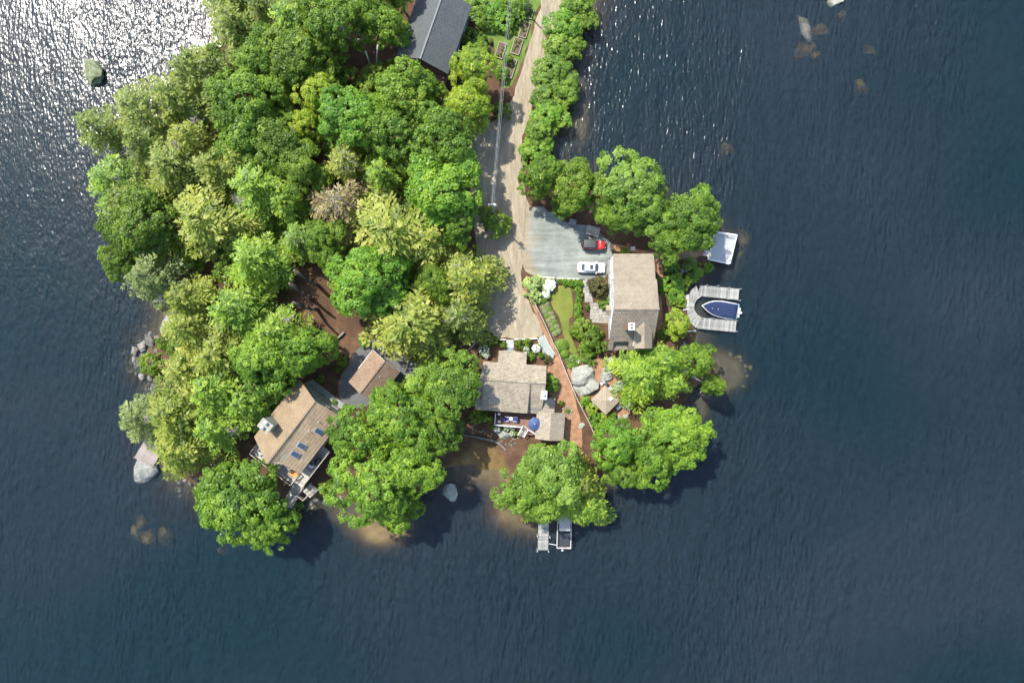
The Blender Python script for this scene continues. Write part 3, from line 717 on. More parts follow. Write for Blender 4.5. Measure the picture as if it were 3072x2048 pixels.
TREES = [
 # x, y, r, kind, leaf, label
 (545, 62, 62, 'hemlock', 'needle_olive', 'olive hemlock at the water edge beside the brightest glitter'),
 (528, -12, 50, 'hemlock', 'needle_olive', 'olive hemlock half outside the top left corner of the wood'),
 (915, -20, 46, 'birch', 'leaf_birch', 'birch mostly beyond the top edge beside the dark roof'),
 (600, 20, 52, 'hemlock', 'needle_olive', 'olive hemlock cut by the top edge above the shoreline glitter'),
 (605, 140, 62, 'broad', 'leaf_green', 'green broadleaf tree inland of the shoreline dock at upper left'),
 (665, 55, 66, 'hemlock', 'needle_lime', 'fresh green hemlock near the top edge between shore and dark roofed house'),
 (735, 25, 58, 'broad', 'leaf_dark', 'dark broadleaf tree at the top edge left of the birches'),
 (690, 140, 66, 'broad', 'leaf_dark', 'dark green broadleaf tree above the yellow lime tree'),
 (755, 120, 48, 'broad', 'leaf_dark', 'dark low broadleaf tree left of the leaning white birch trunks'),
 (790, 55, 60, 'birch', 'leaf_birch', 'fine leaved birch left of the dark roofed house, largest of three'),
 (850, 30, 55, 'birch', 'leaf_birch', 'fine leaved birch cut by the top edge left of the dark roof'),
 (885, 65, 50, 'birch', 'leaf_birch', 'birch whose crown brushes the edge of the dark roof'),
 (735, 225, 58, 'broad', 'leaf_lime', 'brightest yellow lime tree in the middle of the wood'),
 (715, 290, 42, 'broad', 'leaf_lime', 'yellow lime tree crown just below the brightest yellow tree'),
 (810, 275, 70, 'birch', 'leaf_bright', 'pale fresh green birch right of the yellow lime tree'),
 (925, 235, 72, 'birch', 'leaf_birch', 'rounded birch below the porch of the dark roofed house'),
 (965, 205, 48, 'birch', 'leaf_birch', 'small birch against the porch railing of the dark roofed house'),
 (905, 310, 66, 'birch', 'leaf_green', 'green birch in the wood left of the dirt turnaround'),
 (1010, 315, 72, 'birch', 'leaf_green', 'green birch at the edge of the shaded dirt turnaround'),
 (960, 370, 52, 'broad', 'leaf_dark', 'dark understorey tree above the big green maple by the drive'),
 (1090, 165, 52, 'broad', 'leaf_lime', 'upper yellow lime tree beside the raised beds'),
 (1078, 245, 60, 'broad', 'leaf_lime', 'lower yellow lime tree left of the dirt road'),
 (575, 235, 76, 'maple', 'leaf_green', 'bluish green maple below the shoreline dock at upper left'),
 (570, 315, 66, 'maple', 'leaf_green', 'bluish green maple with tufted crown in the upper left wood'),
 (505, 215, 48, 'hemlock', 'needle_olive', 'olive hemlock between the shoreline and the bluish green maples'),
 (440, 165, 60, 'hemlock', 'needle_olive', 'feathery olive hemlock leaning over the glittering water'),
 (400, 225, 58, 'hemlock', 'needle_olive', 'olive hemlock on the upper left shore below the leaning one'),
 (315, 255, 62, 'pine', 'needle_olive', 'open olive pine reaching over the glittering water'),
 (215, 290, 50, 'pine', 'needle_olive', 'leftmost pine reaching farthest out over the lake'),
 (330, 330, 58, 'hemlock', 'needle_olive', 'dark olive hemlock behind the leftmost pine'),
 (440, 315, 50, 'hemlock', 'needle_yellow', 'yellow topped hemlock among olive ones in the upper left wood'),
 (400, 385, 62, 'hemlock', 'needle_olive', 'broad olive hemlock in the middle of the left wood'),
 (250, 415, 54, 'pine', 'needle_lime', 'green pine jutting over the water on the left shore'),
 (300, 455, 52, 'hemlock', 'needle_olive', 'olive hemlock beside the pale rock on the left shore'),
 (490, 385, 52, 'hemlock', 'needle_yellow', 'yellowish hemlock left of the bright one in the left wood'),
 (555, 375, 48, 'hemlock', 'needle_yellow', 'small yellowish hemlock below the tufted green maple'),
 (590, 435, 72, 'hemlock', 'needle_lime', 'bright wide hemlock in the centre of the left wood'),
 (470, 515, 78, 'hemlock', 'needle_yellow', 'star shaped yellow hemlock with long sprays in the left wood'),
 (325, 525, 78, 'maple', 'leaf_dark', 'large dark green maple on the left shore'),
 (280, 600, 50, 'broad', 'leaf_dark', 'dark green shore tree below the large dark maple'),
 (350, 640, 62, 'pine', 'needle_grey', 'pale grey green pine on the left shore'),
 (640, 325, 60, 'broad', 'leaf_dark', 'dark understorey tree right of the tufted green maples'),
 (690, 395, 58, 'broad', 'leaf_dark', 'dark understorey tree left of the yellow fringed hemlock'),
 (655, 470, 46, 'hemlock', 'needle_lime', 'green hemlock beside the brown clearing in the wood'),
 (800, 378, 52, 'hemlock', 'needle_yellow', 'yellow fringed hemlock with a fan of dead lower branches'),
 (880, 402, 52, 'hemlock', 'needle_lime', 'small bright hemlock right of the yellow fringed one'),
 (1015, 432, 86, 'maple', 'leaf_bright', 'big bright green maple beside the dirt drive'),
 (1050, 520, 46, 'broad', 'leaf_green', 'green tree tucked under the big maple beside the drive'),
 (780, 470, 56, 'pine', 'needle_brown', 'half dead grey brown pine in the middle of the wood'),
 (900, 545, 92, 'hemlock', 'needle_yellow', 'large yellow grey hemlock in the middle of the wood'),
 (985, 555, 62, 'hemlock', 'needle_yellow', 'yellowish hemlock between the large one and the drive'),
 (740, 545, 48, 'broad', 'leaf_green', 'green tree left of the large yellow grey hemlock'),
 (690, 552, 42, 'hemlock', 'needle_lime', 'green hemlock with pale dead twigs above the brown gap'),
 (842, 645, 82, 'maple', 'leaf_bright', 'bright green maple right of the gap with leaning trunks'),
 (768, 596, 40, 'broad', 'leaf_green', 'green tree on the upper left side of the bright maple'),
 (590, 600, 72, 'hemlock', 'needle_lime', 'wide feathery hemlock left of the gap with leaning trunks'),
 (1080, 640, 68, 'hemlock', 'needle_yellow', 'hemlock standing at the edge of the dirt drive'),
 (1000, 650, 46, 'broad', 'leaf_dark', 'dark tree beside the half hidden silver car'),
 (955, 750, 86, 'hemlock', 'needle_yellow', 'wide yellow green hemlock above the brown roofed garage'),
 (1055, 725, 52, 'hemlock', 'needle_olive', 'hemlock with bare grey top at the lower end of the drive'),
 (425, 690, 58, 'hemlock', 'needle_yellow', 'pale yellow hemlock on the left shore above the rocks'),
 (440, 755, 66, 'hemlock', 'needle_yellow', 'yellow hemlock directly above the rocky left point'),
 (535, 715, 70, 'hemlock', 'needle_lime', 'bright hemlock in the lower left wood right of the shore'),
 (628, 766, 62, 'hemlock', 'needle_lime', 'bright layered hemlock below the gap with leaning trunks'),
 (700, 805, 62, 'maple', 'leaf_maple', 'bright maple up the slope from the tan roofed house'),
 (610, 835, 76, 'maple', 'leaf_maple', 'leafy maple at the left of the tan roofed house drive'),
 (510, 815, 68, 'hemlock', 'needle_yellow', 'yellow green hemlock inland of the rocky left point'),
 (430, 850, 60, 'hemlock', 'needle_yellow', 'yellow hemlock beside the two dark shore shrubs'),
 (490, 895, 72, 'hemlock', 'needle_lime', 'green hemlock in the lower left wood above the dock'),
 (568, 922, 54, 'hemlock', 'needle_lime', 'green hemlock touching the tan roof chimney side'),
 (405, 945, 74, 'hemlock', 'needle_yellow', 'shaggy yellow hemlock on the lower left shore'),
 (315, 965, 48, 'pine', 'needle_grey', 'pale bluish pine jutting over the water on the lower left'),
 (495, 985, 60, 'hemlock', 'needle_lime', 'hemlock left of the tan roofed house deck'),
 (415, 1040, 62, 'hemlock', 'needle_yellow', 'yellow hemlock overhanging the weathered plank landing'),
 (548, 1160, 84, 'maple', 'leaf_maple', 'bright maple at the lower left tip over the water'),
 (612, 1208, 62, 'maple', 'leaf_maple', 'maple crown hanging lowest over the water at lower left'),
 (502, 1112, 48, 'maple', 'leaf_maple', 'small maple crown left of the deck stairs'),
 (825, 1000, 72, 'maple', 'leaf_maple', 'maple against the lower eave of the tan roofed house'),
 (925, 965, 76, 'maple', 'leaf_maple', 'maple between the garage and the cottage'),
 (862, 1105, 90, 'maple', 'leaf_maple', 'largest bright maple overhanging the amber shallows'),
 (948, 1070, 72, 'maple', 'leaf_maple', 'maple beside the round boulder of the sandy cove'),
 (1010, 985, 52, 'maple', 'leaf_green', 'green maple left of the cottage deck'),
 (905, 1165, 58, 'maple', 'leaf_maple', 'maple crown reaching lowest over the amber shallows'),
 (1040, 880, 70, 'broad', 'leaf_green', 'darker tree overlapping the left end of the cottage roof'),
 (965, 880, 42, 'hemlock', 'needle_lime', 'hemlock tip between garage and cottage trees'),
 (1268, 1084, 78, 'broad', 'leaf_pale', 'greyish green tree in front of the cottage wing'),
 (1215, 1122, 68, 'broad', 'leaf_green', 'green tree at the right lip of the sandy cove'),
 (1335, 1110, 52, 'hemlock', 'needle_yellow', 'yellow tinted hemlock above the pontoon boat'),
 (1240, 1160, 44, 'hemlock', 'needle_lime', 'hemlock with sprays hanging over the small dock'),
 (1352, 1158, 46, 'hemlock', 'needle_lime', 'hemlock with sprays right of the pontoon boat'),
 (1540, 1000, 82, 'maple', 'leaf_maple', 'bright round maple on the lower right shore'),
 (1500, 1045, 62, 'maple', 'leaf_maple', 'maple crown at the lower right tip of the point'),
 (1415, 1020, 60, 'broad', 'leaf_bright', 'bright tree below the square pavilion'),
 (1430, 1080, 46, 'broad', 'leaf_green', 'green tree with dangling twigs at the lower right shore'),
 (1478, 865, 60, 'hemlock', 'needle_lime', 'lime hemlock right of the square pavilion'),
 (1526, 832, 46, 'hemlock', 'needle_lime', 'lime hemlock just below the white house'),
 (1548, 880, 42, 'hemlock', 'needle_lime', 'low hemlock between pavilion and the right shore'),
 (1600, 830, 44, 'birch', 'leaf_birch', 'thin birch over the rocky right shore'),
 (1640, 885, 28, 'birch', 'leaf_birch', 'small birch tuft on a trunk leaning out over the water'),
 (1555, 742, 36, 'small', 'leaf_lime', 'lime rounded small tree beside the curved dock'),
 (1440, 430, 84, 'broad', 'leaf_pale', 'pale green rounded tree above the white house, the largest there'),
 (1480, 490, 58, 'broad', 'leaf_pale', 'pale tree right of the largest one above the white house'),
 (1412, 495, 48, 'broad', 'leaf_birch', 'yellowish low tree behind the red car'),
 (1312, 425, 56, 'broad', 'leaf_dark', 'dark bushy tree between gravel parking and inlet'),
 (1242, 408, 46, 'broad', 'leaf_green', 'bushy green tree where dirt road meets gravel'),
 (1290, 472, 30, 'small', 'leaf_green', 'low green tree overhanging the gravel parking edge'),
 (1590, 505, 66, 'broad', 'leaf_green', 'green tree beside the white railed platform'),
 (1530, 555, 44, 'broad', 'leaf_green', 'green tree above the mulch walk to the platform'),
]
for row in TREES:
    tree(*row, bare=('dead' in row[5] or 'bare grey top' in row[5]))
# low dark saplings that fill the gaps under the canopy
SAPL = [(655, 205), (770, 330), (700, 480), (560, 480), (530, 610), (370, 450), (430, 600), (860, 470), (960, 480), (560, 780), (880, 700), (480, 700), (1010, 230), (470, 440), (380, 560), (520, 560), (420, 800), (560, 870), (650, 900), (780, 560), (930, 620), (1000, 500), (450, 260), (490, 130), (560, 130), (760, 200), (870, 240), (860, 350), (1050, 400), (640, 120), (640, 260), (860, 180), (800, 180), (610, 520), (520, 260), (1020, 700)]
for x, y in SAPL:
    tree(x, y, 36, 'small', 'leaf_dark', 'dark sapling growing in a gap under the taller trees', group='saplings under the canopy', name='sapling')

# shrubs
SHR = []
for s in range(3):
    me, lb = broad_mesh('foliage', 1.0, 1.25, 60, 46, 0.20, 0.13, 700 + s, 6, 0.66, 0.1, 0.9)
    SHR.append(me)
GRASSY = []
def tuft_mesh(name, seed):
    rs = np.random.RandomState(seed); k = 1400
    a = rs.uniform(0, 6.28, k); r = rs.uniform(0, 1, k) ** 0.6
    d = np.stack([np.cos(a), np.sin(a), np.zeros(k)], 1)
    pos = d * r[:, None] * 0.85 + np.array([[0, 0, 1.0]]) * (0.9 - 0.55 * r[:, None] ** 2)
    nor = d * 0.5 * r[:, None] + np.array([[0, 0, 1.0]]) + rs.normal(size=(k, 3)) * 0.25
    v, q, t = diamonds(pos, nor, 0.42, 0.06, np.clip(rs.normal(0.5, 0.2, k), 0, 1), rs, d + np.array([[0, 0, -0.5]]))
    return np_mesh(name, v, q, M['leaf_green'], False, t)
TUFT = tuft_mesh('foliage', 3)
def blossoms_mesh(seed, n=60):
    rs = random.Random(seed); mb = MB()
    for i in range(n):
        a = rs.uniform(0, 6.28); r = math.sqrt(rs.uniform(0, 1)) * 0.85; z = 1.25 * (1 - 0.5 * r * r) + rs.uniform(-.04, .08)
        c = (r * math.cos(a), r * math.sin(a), z); s = rs.uniform(0.07, 0.13)
        mb.lathe(c, [(0.01, s * 0.8), (s * 0.75, s * 0.5), (s, 0), (s * 0.6, -s * 0.5)], 6)
    return mb.mesh('blossoms', M['blossom'], True)
BLOS = blossoms_mesh(1); BLOS_MANY = blossoms_mesh(2, 230)
shrub_no = 0
def shrub(p, r, mat, label, h=1.1, group=None, kind='shrub', blossom=None, name=None):
    global shrub_no
    shrub_no += 1
    r_ = random.Random(shrub_no)
    z = float(terrain(np.array([p.x]), np.array([p.y]))[0]); z = max(0.05, z)
    me = TUFT if kind == 'tuft' else SHR[shrub_no % 3]
    sc = (r * r_.uniform(0.93, 1.07), r * r_.uniform(0.93, 1.07), h / 1.25)
    if blossom:
        root = thing(name or 'flowering_shrub', label, 'shrub', (p.x, p.y, z), r_.uniform(0, 6.28), group)
        place(me, 'foliage', root, scale=sc, mat=M[mat])
        b = place(BLOS_MANY if blossom == 'many' else BLOS, 'blossoms', root, scale=(r, r, h / 1.25)); b['kind'] = 'stuff'
        return root
    o = place(me, name or ('ornamental_grass' if kind == 'tuft' else 'shrub'), None, (p.x, p.y, z), (0, 0, r_.uniform(0, 6.28)), sc, M[mat])
    return tag(o, label, 'shrub', group)
RS = 'roadside shrubs along the causeway'
for x, y, r, mt, lb in [(1322, 8, 44, 'leaf_green', 'topmost roadside bush right of the dirt road'), (1296, 55, 44, 'leaf_bright', 'second roadside bush from the top right of the dirt road'),
    (1345, 40, 30, 'leaf_dark', 'dark bush on the water side near the top of the causeway'), (1284, 105, 42, 'leaf_birch', 'third roadside bush from the top, olive'), (1312, 95, 34, 'leaf_dark', 'dark bush over the water on the upper causeway'),
    (1275, 160, 46, 'leaf_green', 'middle roadside bush bulging over the inlet'), (1300, 185, 34, 'leaf_birch', 'pale bush at the water edge of the causeway middle'), (1268, 215, 46, 'leaf_green', 'green bush below the middle of the causeway'),
    (1262, 265, 44, 'leaf_bright', 'bright bush two above the lower end of the causeway'), (1240, 300, 40, 'leaf_green', 'bush next to last before the causeway gap'), (1236, 338, 38, 'leaf_bright', 'last bright bush at the lower end of the causeway')]:
    tree(x, y, r, 'small', mt, lb, H=3.6, group=None, name='roadside_bush')
tree(1135, 508, 40, 'small', 'leaf_dark', 'dark round bush around the foot of the utility pole', H=4.2, name='bush')
# along the dark house and raised beds
for x, y, r, mt, lb in [(930, 60, 120, 'leaf_green', 'leafy shrub at the upper right corner of the dark roofed house'), (1080, 90, 110, 'leaf_bright', 'bright shrub between the dark roofed house and raised beds'), (1000, 190, 80, 'leaf_birch', 'yellowish shrub beside the white window of the dark roofed house'),
    (1150, 200, 100, 'leaf_bright', 'bright shrub under the power lines'), (1230, 120, 90, 'leaf_green', 'green shrub left of the topmost raised bed'), (1310, 60, 70, 'leaf_green', 'shrub at the top edge beside the raised beds'), (880, 330, 100, 'leaf_dark', 'dark shrub against the right wall of the dark roofed house'),
    (960, 400, 100, 'leaf_dark', 'dark shrub above the upper yellow lime tree'), (1130, 620, 60, 'leaf_bright', 'bright shrub beside the lowest raised bed'), (1190, 500, 40, 'leaf_pale', 'pale bushy plant in the lowest raised bed corner'), (1130, 940, 80, 'leaf_dark', 'dark shrub at the foot of the lower yellow lime tree'), (230, 560, 70, 'leaf_birch', 'yellow brown shrub left of the dark house porch'),
    (1180, 60, 60, 'leaf_birch', 'small olive shrub under the power lines at the top edge')]:
    shrub(Q3(x, y, G + 1), r / 2.8 / 17.07, mt, lb, 2.0)
# garden of the white house
for x, y, r, h, mt, lb in [(135, 715, 100, 2.2, 'leaf_silver', 'large silvery variegated shrub at the corner of the gravel'), (160, 810, 55, 1.5, 'leaf_silver', 'small silvery shrub below the large variegated one'),
    (690, 730, 88, 2.6, 'leaf_purple', 'dark purplish shrub between stone path and white house'), (735, 870, 56, 1.2, 'leaf_dark', 'low green shrub beside the stone patio'), (720, 800, 50, 1.5, 'leaf_purple', 'small purplish shrub below the dark purplish one'),
    (560, 1090, 95, 2.8, 'leaf_dark', 'large green shrub between lawn and white house'), (640, 1180, 105, 3.0, 'leaf_dark', 'largest dark shrub at the lower left corner of the white house'), (590, 1250, 70, 2.0, 'leaf_green', 'green shrub at the lower end of the lawn shrubs'),
    (1290, 690, 90, 1.6, 'leaf_bright', 'bright shrub on the bank between white house and curved dock'), (1380, 690, 75, 1.5, 'leaf_lime', 'lime shrub left of the curved dock'), (1330, 790, 85, 1.5, 'leaf_bright', 'bright shrub above the curved dock landing'), (1390, 840, 55, 1.2, 'leaf_lime', 'small lime shrub at the dock landing'),
    (1530, 600, 75, 1.2, 'leaf_birch', 'olive shrub among shore rocks below the railed platform'), (1490, 640, 55, 1.2, 'leaf_bright', 'bright shrub at the water between platform and curved dock'), (1640, 560, 50, 1.3, 'leaf_bright', 'bright shrub touching the lower edge of the railed platform'), (1290, 560, 70, 1.2, 'leaf_green', 'green shrub at the bend of the mulch walk'), (1450, 530, 60, 1.0, 'leaf_dark', 'dark low shrub below the mulch walk'),
    (1230, 1130, 50, 1.2, 'leaf_green', 'green shrub at the right wall of the white house'), (1215, 760, 40, 1.0, 'leaf_green', 'narrow shrub along the right wall of the white house'), (910, 430, 40, 0.8, 'leaf_birch', 'low shrub above the white house roof'),
    (285, 1530, 75, 2.2, 'leaf_bright', 'bright round shrub at the right end of the cottage'), (590, 1330, 70, 1.2, 'leaf_dark', 'dark low shrub above the two big boulders'), (470, 1350, 60, 0.8, 'leaf_birch', 'sparse shrub left of the two big boulders'),
    (950, 560, 38, 0.9, 'leaf_dark', 'never')]:
    if lb == 'never': continue
    shrub(Q5(x, y, G + h * 0.7), r / 2.8 / 17.07, mt, lb, h)
shrub(Q5(275, 715, 2.4), 1.25, 'leaf_silver', 'shrub covered in white blossom beside the silvery variegated shrub', 1.5, blossom='many')
shrub(Q5(245, 790, 2.2), 0.8, 'leaf_silver', 'small white blossoming shrub at the lawn corner', 1.2, blossom='many')
HG = 'clipped hedge balls beside the stone path'
for k, (x, y) in enumerate([(405, 690), (450, 690), (500, 700), (530, 705), (512, 750), (520, 800), (516, 845), (520, 890), (522, 930), (515, 965)]):
    shrub(Q5(x, y, G + 0.7), 0.68, 'leaf_bright', 'bright clipped hedge ball in the row between lawn and stone path', 1.0, HG, name='hedge_ball')
shrub(Q5(360, 680, G + 0.6), 0.5, 'leaf_green', 'small green shrub under the stone kerb beside the white blossom', 0.8)
shrub(Q5(592, 900, G + 0.6), 0.5, 'leaf_dark', 'narrow dark shrub between hedge and stone patio', 0.9)
LV = 'lavender tufts along the fence'
for k in range(15):
    t = k / 14; x = 225 + 115 * t + (18 if k % 2 else -18); y = 860 + 260 * t
    shrub(Q5(x, y, G + 0.4), 0.62, 'leaf_lavender' if k % 3 else 'leaf_green', 'greyish lavender tuft in the strip between fence and lawn', 0.7, LV, kind='tuft', name='lavender')
for x, y, r, lb in [(380, 1220, 62, 'large ornamental grass at the lower end of the lavender strip'), (405, 1290, 40, 'smaller ornamental grass below the large one'), (215, 835, 40, 'ornamental grass at the top of the lavender strip')]:
    shrub(Q5(x, y, G + 1), r / 2.8 / 17.07, 'leaf_green', lb, 1.4, kind='tuft')
# cottage flower beds
for x, y, r, mt, bl, lb in [(330, 330, 62, 'leaf_dark', True, 'white hydrangea left of the cottage front steps'), (360, 375, 40, 'leaf_dark', True, 'lower white hydrangea left of the cottage porch'), (745, 325, 38, 'leaf_green', True, 'small white hydrangea right of the front steps'), (845, 310, 48, 'leaf_green', 'many', 'fullest white hydrangea beside the gravel ramp'),
    (460, 1090, 45, 'leaf_dark', True, 'white hydrangea at the left below the cottage deck'), (555, 1095, 34, 'leaf_dark', True, 'white hydrangea in the middle below the cottage deck'), (612, 1085, 34, 'leaf_dark', True, 'white hydrangea under the bend of the deck rail'), (610, 1145, 34, 'leaf_dark', True, 'white hydrangea beside the deck stairs')]:
    shrub(Q6(x, y, G + 0.8), r / 3.267 / 17.07, mt, lb, 1.2, blossom=bl)
for x, y, r, mt, lb in [(800, 390, 42, 'leaf_bright', 'bright hydrangea in leaf below the white ones'), (895, 375, 34, 'leaf_bright', 'bright leafy mound beside the gravel ramp'), (955, 420, 40, 'leaf_purple', 'dark purple leaved shrub at the foot of the ramp'), (670, 265, 48, 'leaf_dark', 'low hedge right of the front steps'), (760, 250, 40, 'leaf_birch', 'olive low shrub along the top of the cottage bed'), (440, 235, 50, 'leaf_dark', 'dark low shrub along the top of the left bed'), (525, 280, 34, 'leaf_birch', 'small olive shrub left of the front steps'), (400, 285, 22, 'leaf_green', 'tiny green plant in the left mulch bed'),
    (250, 975, 75, 'leaf_dark', 'dark shrub left of the cottage deck'), (350, 990, 60, 'leaf_dark', 'dark shrub touching the left deck rail'), (430, 1075, 30, 'leaf_green', 'small green shrub below the deck rail corner'), (650, 1140, 22, 'leaf_bright', 'small bright plant beside the deck stairs'), (1090, 850, 30, 'leaf_green', 'small plant on the mulch path side of the cottage wing'),
    (1330, 830, 60, 'leaf_bright', 'bright shrub along the fence above the pavilion'), (1400, 900, 70, 'leaf_lime', 'yellow green shrub left of the pavilion corner'), (1430, 980, 70, 'leaf_bright', 'bright shrub below the pavilion along the fence'), (1500, 1010, 70, 'leaf_lime', 'lime shrub directly below the pavilion'), (1580, 970, 50, 'leaf_green', 'green shrub right below the pavilion'), (1460, 1070, 70, 'leaf_bright', 'bright shrub at the lower end of the rail fence'), (1225, 630, 18, 'leaf_green', 'tiny green plant beside the big boulder')]:
    shrub(Q6(x, y, G + 0.7), r / 3.267 / 17.07, mt, lb, 0.6 + r / 60)
# flowering ground cover above the boulders
for x, y, r, lb in [(1200, 410, 40, 'pale flowering patch at the left of the boulder bed'), (1260, 430, 36, 'pale flowering patch in the middle of the boulder bed'), (1330, 390, 34, 'pale flowering patch under the big dark shrub')]:
    shrub(Q6(x, y, G + 0.4), r / 3.267 / 17.07, 'leaf_birch', lb, 0.5, blossom=True)
# shrubs by the tan house and west shore
for x, y, r, h, mt, lb in [(920, 230, 50, 1.6, 'leaf_green', 'green shrub at the left edge of the asphalt drive'), (880, 310, 30, 1.0, 'leaf_dark', 'small dark shrub on the drive bank'), (1090, 70, 50, 1.4, 'leaf_bright', 'bright low shrub at the top of the asphalt drive'), (740, 380, 32, 1.0, 'leaf_dark', 'dark shrub by the upper corner of the tan house'), (1420, 460, 60, 2.0, 'leaf_dark', 'dark shrub in the shade right of the garage'), (1530, 400, 60, 2.0, 'leaf_maple', 'yellow green shrub at the garage drive corner'),
    (745, 1300, 58, 1.6, 'leaf_lime', 'yellow lime shrub right of the deck stairs'), (820, 1280, 50, 1.6, 'leaf_birch', 'olive shrub right of the yellow lime one'), (740, 530, 26, 0.8, 'leaf_dark', 'small shrub on the walk beside the tan house'), (850, 580, 26, 0.8, 'leaf_dark', 'second small shrub on the walk beside the tan house'), (500, 1440, 60, 1.0, 'leaf_dark', 'dark shrub below the plank walkway')]:
    shrub(QL(x, y, G + h * 0.7), r / 2.8 / 17.07, mt, lb, h)
for x, y, r, lb in [(640, 410, 85, 'round dark shrub above the western shore rocks'), (500, 620, 110, 'wide dark shrub just inland of the western shore rocks'), (560, 720, 60, 'green shrub below the wide dark shore shrub')]:
    shrub(QW(x, y, 2.0), r / 3.267 / 17.07, 'leaf_dark', lb, 2.4)
# ------------------------------------------------------------------ building helpers
UNIT = {}
def unit_box(mat):
    if mat.name not in UNIT:
        UNIT[mat.name] = MB().box((0, 0, 0), (1, 1, 1)).mesh('board', mat)
    return UNIT[mat.name]
def boards(parent, a, u, v, lu, lv, width, mat, name='plank', th=0.05, gap=0.02, z=None):
    """boards lie along v and are laid side by side along u; a, u, v in the parent's own frame"""
    a = Vector(a); u = Vector(u).normalized(); v = Vector(v).normalized()
    n = max(1, int(round(lu / width))); w = lu / n
    rz = math.atan2(v.y, v.x)
    for i in range(n):
        c = a + u * (w * (i + 0.5)) + v * (lv / 2)
        place(unit_box(mat), name, parent, (c.x, c.y, c.z + rnd.uniform(-0.004, 0.004)), (0, 0, rz), (lv * rnd.uniform(0.985, 1.0), w - gap, th))
def roof_slab(parent, pts, mat, name='roof', t=0.16):
    mb = MB(); mb.extr([Vector(p) for p in pts], (0, 0, -t))
    return mb.build(name, mat, parent)
def window(parent, c, face, w, h, frame_mat, pane_mat=None, name='window'):
    """face: outward direction in plan, window stands 3 cm proud of the wall at c"""
    f = Vector((face[0], face[1], 0)).normalized(); s = Vector((-f.y, f.x, 0)); c = Vector(c)
    mb = MB(); rz = math.atan2(s.y, s.x); t = 0.07
    for d in (-1, 1):
        mb.box(c + s * d * (w / 2 - t / 2) + f * 0.03, (t, 0.08, h), rz)
        mb.box(c + Vector((0, 0, d * (h / 2 - t / 2))) + f * 0.03, (w - 2 * t, 0.08, t), rz)
    mb.box(c + f * 0.035, (0.035, 0.05, h - 2 * t), rz)
    o = mb.build(name, frame_mat, parent)
    pb = MB(); pb.box(c + f * 0.022, (w - 2 * t, 0.02, h - 2 * t), rz)
    p = pb.build('pane', pane_mat or M['glass'], o)
    return o
def railing(parent, pts, mat, h=1.0, post=1.6, base=None, name='railing', bal=True):
    """pts in the parent's own frame at deck level"""
    mb = MB(); bb = MB()
    for i in range(len(pts) - 1):
        a = Vector(pts[i]); b = Vector(pts[i + 1]); L_ = (b - a).length; rz = math.atan2(b.y - a.y, b.x - a.x)
        up = Vector((0, 0, 1))
        mb.bar(a + up * h, b + up * h, 0.13, 0.06); mb.bar(a + up * 0.12, b + up * 0.12, 0.06, 0.05)
        n = max(1, int(round(L_ / post)))
        for k in range(n + (1 if i == len(pts) - 2 else 0)):
            p = a.lerp(b, k / n)
            place(unit_box(mat), 'post', parent, (p.x, p.y, p.z + h / 2), (0, 0, rz), (0.11, 0.11, h + 0.10))
        if bal:
            m_ = int(L_ / 0.16)
            for k in range(1, m_):
                p = a.lerp(b, k / m_); bb.box(p + up * (h / 2), (0.035, 0.035, h - 0.1), rz)
    mb.build('rail', mat, parent)
    if bal and bb.v:
        o = bb.build('balusters', mat, parent); o['kind'] = 'stuff'

# ------------------------------------------------------------------ white house at the right
SH_TAN = shingle('shingle_tan', (0.317, 0.269, 0.197), (0.250, 0.211, 0.154), (0.75, 0.75, 0.75))
SH_TANB = shingle('shingle_tan_south', (0.317, 0.269, 0.202), (0.221, 0.187, 0.139), (0.75, 0.75, 0.75), roww=0.36, bw=0.7)
wh = thing('white_house', 'white two storey house with long tan shingle roof beside the gravel parking', 'house', (20.2, 5.2, G))
def wh_z(y):   # roof height above ground at local y
    return 8.4 - 1.7 * y / 9.1 if y > 0 else 8.4 + 5.9 * y / 6.7
wall = MB()
prof = [(9.0, 0), (9.0, 6.5), (0, 8.15), (-4.9, 3.9), (-4.9, 0)]
wall.extr([(-3.45, y, z) for y, z in prof], (6.4, 0, 0))
wall.build('wall', M['white_paint'], wh)
roof_slab(wh, [(-3.8, 0, 8.4), (3.55, 0, 8.4), (3.35, 4.9, 7.48), (3.15, 4.9, 7.48), (3.05, 9.15, 6.7), (-3.6, 9.15, 6.7)], SH_TAN)
# lower slope with a notch over the porch corner
r2 = MB()
def sp(x, y): return Vector((x, y, 8.4 + 5.9 * y / 6.7))
for quad in ([sp(-3.8, 0), sp(3.55, 0), sp(3.6, -5.25), sp(-3.9, -5.25)], [sp(-3.9, -5.253), sp(-3.1, -5.253), sp(-3.1, -6.7), sp(-4.0, -6.7)], [sp(-0.55, -5.253), sp(3.6, -5.253), sp(3.6, -6.7), sp(-0.55, -6.7)]):
    r2.extr(quad, (0, 0, -0.16))
o = r2.build('roof', SH_TANB, wh)
MB().box((0, 0.02, 8.44), (7.3, 0.22, 0.07)).build('ridge_cap', SH_TANB, wh)
pr = MB(); pr.extr([(-3.1, -5.3, 2.5), (-0.55, -5.3, 2.5), (-0.55, -6.65, 2.3), (-3.1, -6.65, 2.3)], (0, 0, -0.12)); pr.build('porch_roof', shingle('shingle_porch', (0.240, 0.211, 0.173), (0.192, 0.168, 0.134), (0.85, 0.85, 0.85)), wh)
pw = MB()
pw.box((-1.8, -4.96, 3.05), (2.5, 0.1, 1.4)); pw.build('porch_wall', M['white_paint'], wh)
for x in (-3.3, -0.6, 1.4, 3.3):
    MB().box((x, -6.35, 1.15), (0.16, 0.16, 2.3)).build('porch_post', M['white_paint'], wh)
